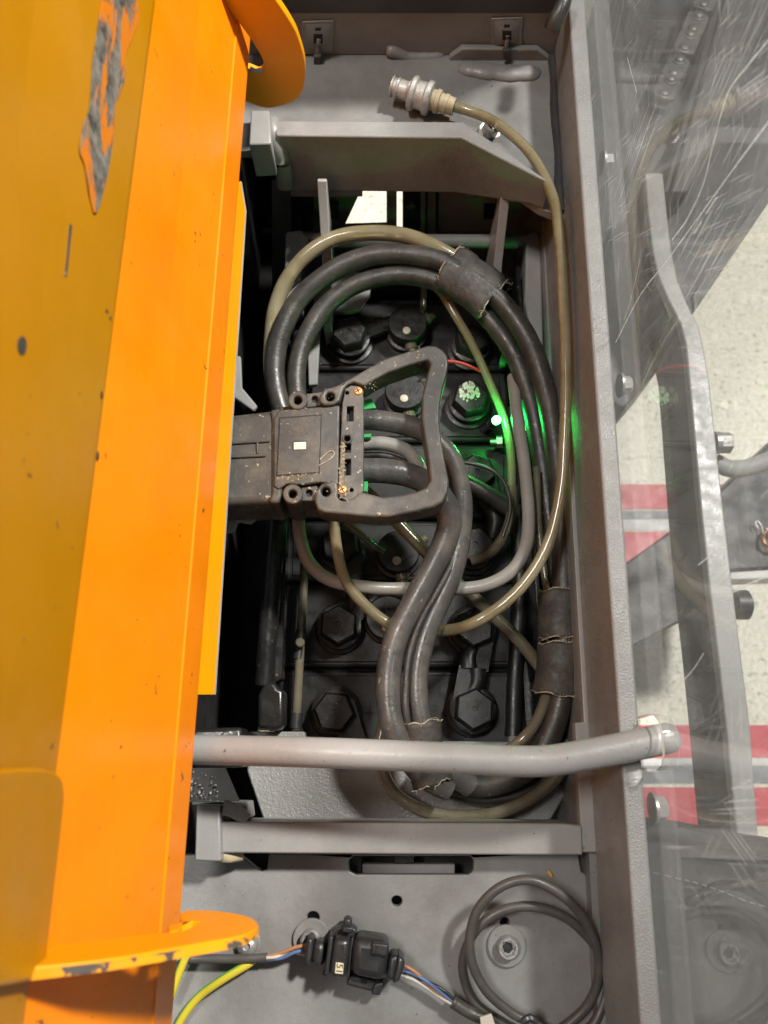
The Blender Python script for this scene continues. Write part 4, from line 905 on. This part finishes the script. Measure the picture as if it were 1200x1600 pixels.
# ================================================================ CLEAR SHIELD
gs = thing('clear_shield', (xout(150)+4, 150, 62), 'scratched clear acrylic shield standing outside the side beam', 'shield')
def gx(y): return xout(y)+3.2
yb_, yt_ = -230, 640
def gp(y, z, off=0): return Vector((gx(y)+off, y, z))
yc = P(1012, 1160, ZB+9).y
hole_ = [gp(yc-13.5, 150), gp(yc+13.5, 150), gp(yc+15, 172), gp(yc+14.5, 186), gp(yc+11, 194), gp(yc+4, 197), gp(yc-6, 197), gp(yc-12, 193), gp(yc-14.5, 184), gp(yc-15, 170)]
pane = build('pane', prism([gp(yb_, 62), gp(yt_, 62), gp(yt_, 440), gp(yb_, 440)], (4, 0, 0), [hole_]), M_glass, gs)
rim_ = hole_+[hole_[0]]
build('cut_edge', tube([p+Vector((-0.1, 0, 0)) for p in rim_], 0.5, 6, raw=True), M_scratch, gs)
xg = gx(200)
def scr(pts, r_):
    q = spline([PX(u, v, gx(PX(u, v, xg+4).y)+4.15) for u, v in pts], 2); bm = bmesh.new(); g = []; rn = random.Random(len(q))
    for k, p in enumerate(q):
        t = (q[min(len(q)-1, k+1)]-q[max(0, k-1)]); t = Vector((0, t.y, t.z)).normalized(); sdv = Vector((0, -t.z, t.y)); w_ = r_*rn.uniform(0.7, 1.3)
        g.append((bm.verts.new(p+sdv*w_), bm.verts.new(p-sdv*w_)))
    for a_, b_ in zip(g, g[1:]): bm.faces.new((a_[0], b_[0], b_[1], a_[1]))
    build('long_scratch', bm, M_scratch, gs)
scr([(1205, 58), (1170, 100), (1140, 140), (1125, 185), (1112, 235), (1098, 290), (1075, 340), (1050, 375)], 0.42)
scr([(1205, 185), (1165, 238), (1120, 300), (1075, 362), (1040, 410), (1000, 462), (962, 535)], 0.38)
scr([(966, 400), (966, 440)], 0.2); scr([(1000, 405), (985, 470), (975, 500)], 0.25); scr([(1091, 883), (1110, 868), (1135, 850)], 0.3)
scr([(1055, 1075), (1080, 1050), (1100, 1020)], 0.2); scr([(1145, 925), (1180, 908), (1202, 898)], 0.35); scr([(980, 90), (995, 145)], 0.25)
scr([(958, 80), (975, 0)], 0.2); scr([(1180, 960), (1170, 1000)], 0.25)
for u, v in ((933, 219), (972, 575), (1016, 1262)):
    p = PX(u, v, gx(0)+4.2); p = gp(p.y, ZB-12, 4.2)
    wsh = build('bolt_washer', lathe(p, (1, 0, 0), [(0, 8.5), (1.6, 8.5), (1.8, 8)], 24), M_foot, gs)
    build('bolt_head', lathe(p, (1, 0, 0), [(1.7, 5.6), (7, 5.6), (8, 4.6)], 24, hexa=(0, 1)), M_greypale, wsh)

# ================================================================ BEYOND THE SHIELD: mast side and leg
ms = thing('mast_side_bar', P(1120, 900, -140), 'bent grey flat bar of the mast seen through the shield', 'bar')
lft = [(1008, 270), (1012, 330), (1020, 395), (1028, 430), (1045, 470), (1063, 505), (1072, 540), (1082, 650), (1095, 795), (1109, 925), (1120, 1010), (1136, 1150), (1150, 1290), (1158, 1360)]
rgt = [(1190, 1360), (1184, 1290), (1172, 1131), (1150, 956), (1131, 800), (1119, 690), (1108, 590), (1100, 545), (1092, 510), (1072, 470), (1060, 440), (1050, 395), (1042, 330), (1036, 270)]
build('bar', px(lft+rgt, -60, -72), M_greypale, ms, bevel=1.5)
build('shaded_web', px([(u+2, v) for u, v in lft]+[(u-2, v) for u, v in rgt], -72.2, -160), M_mast, ms, bevel=1)  # dark colour stands in for the bar's unlit side
build('bolt_head', lathe(P(1118, 692, -72), (1, 0, 0), [(-2, 11), (3, 11), (3.3, 9), (14, 9), (15, 7.5)], 24, hexa=(2, 3)), M_foot, ms)
build('bracket_arm', tube(pz([(1118, 722, -90), (1140, 732, -92), (1170, 730, -96), (1210, 716, -100)]), 9, 14, flat=0.8), M_greypale, ms)
build('bolt_head', lathe(P(1150, 945, -100), (1, 0, 0), [(-2, 14), (10, 14), (12, 11)], 20), M_mast, ms)
mf = thing('lift_mast', P(1080, 300, -260), 'dark steel mast frame with diagonal edge at the upper right', 'mast')
build('side_plate', px([(900, -60), (1300, -60), (1300, 170), (1200, 318), (1085, 487), (1030, 575), (975, 640), (900, 600)], -150, -240), M_mast, mf, bevel=3)
build('edge_strip', px([(1300, 140), (1200, 288), (1082, 462), (1085, 487), (1200, 318), (1300, 170)], -146, -150.4), M_rail, mf, bevel=1)
build('guide_rail', px([(1150, -60), (1260, -60), (1200, 30), (1105, 240), (1075, 300), (1048, 300)], -110, -149), M_rail, mf, bevel=2)
build('guide_rail', px([(1135, -60), (1148, -60), (1046, 300), (1036, 300)], -118, -149), M_mast, mf, bevel=2)
cn = thing('lift_chain', P(1070, 70, -149), 'dark leaf chain running down the mast behind the shield', 'chain')
c0, c1 = P(1122, -45, -100), P(1032, 160, -100); dcv = (c1-c0); nl = 6; step_ = dcv.length/nl; dn = dcv.normalized(); sd_ = dn.cross(Vector((0, 0, 1)))
for i in range(nl):
    p = c0+dn*step_*i; q = p+dn*step_*0.62; zo = 0 if i % 2 else -4
    out = []
    for cc, sg in ((p, -1), (q, 1)):
        for k in range(9):
            t = -math.pi/2+math.pi*k/8
            out.append(cc+dn*sg*math.cos(t)*step_*0.21+sd_*math.sin(t)*14*sg+Vector((0, 0, zo)))
    build('link_plate', prism(out, (0, 0, -6)), M_chain, cn, bevel=1.5)
    for c_ in (p, q):
        build('chain_pin', lathe(c_+Vector((0, 0, zo-2)), (0, 0, 1), [(0, 8), (3, 8), (3.4, 6), (5, 5.6), (6, 4)], 18), M_chain, cn)
build('inner_link_plate', prism([c0+sd_*9+Vector((0, 0, -8)), c0-sd_*9+Vector((0, 0, -8)), c1-sd_*9+Vector((0, 0, -8)), c1+sd_*9+Vector((0, 0, -8))], (0, 0, -8)), M_mast, cn)
lg = thing('support_leg', P(1100, 880, -360), 'dark diagonal support leg crossing above the floor tape', 'leg')
build('leg_beam', px([(1260, 640), (1200, 695), (1095, 795), (984, 875), (940, 905), (945, 1035), (995, 1008), (1069, 969), (1140, 892), (1260, 884)], -290, -360), M_mast, lg, bevel=3)
build('leg_edge', px([(1140, 893), (1260, 886), (1260, 902), (1138, 906)], -296, -330), M_paleplate, lg, bevel=1.5)
cw = thing('copper_wire_tuft', P(1198, 842, -288), 'tuft of bare copper strands at the right edge', 'wire tuft')
rnd = random.Random(4)
for k in range(9):
    c = P(1203, 842, -280); ph = rnd.random()*6
    build('strand', tube([c+Vector((11*math.cos(ph+t*0.8)*rnd.uniform(.7, 1), 14*math.sin(ph+t*0.8)*rnd.uniform(.8, 1), 4*math.sin(t*1.3+k))) for t in range(7)], 0.8, 6), M_copper, cw)
build('strand', tube([P(u, v, -280) for u, v in ((1186, 826), (1180, 818), (1184, 814), (1190, 822), (1192, 832))], 0.7, 6), M_foot, cw)
# black fabric pad
fp = thing('fabric_pad', P(1110, 1450, -70), 'black stitched fabric pad behind the shield at the lower right', 'pad')
top = curve_px([(985, 1290), (1030, 1284), (1075, 1288), (1120, 1296), (1170, 1306), (1320, 1330)])
build('cover', px(top+[(1320, 1760), (985, 1760)], -20, -70), M_fabric, fp, bevel=8, seg=4)
build('piping', tube(pz([(985, 1300, -16), (1040, 1299, -15), (1085, 1306, -15), (1140, 1318, -15), (1320, 1350, -16)]), 5, 12), M_fabric, fp)
sm = [(1020, 1364), (1055, 1372), (1095, 1382), (1135, 1396), (1170, 1410), (1215, 1422)]
qq = spline(pz([(u, v, -19.5) for u, v in sm]), 6)
for k in range(0, len(qq)-1): build('stitch', tube([qq[k], qq[k]+(qq[k+1]-qq[k])*0.65], 0.9, 6), M_thread, fp)

# dark rubber end of a cable at the top corner of the beam
tag(build('rubber_cable_end', tube(pz([(884, -20, 190), (878, 12, 186), (866, 34, 180), (862, 44, 176)]), 6, 14), M_rubber), 'black rubber cable end at the top corner of the beam', 'cable')
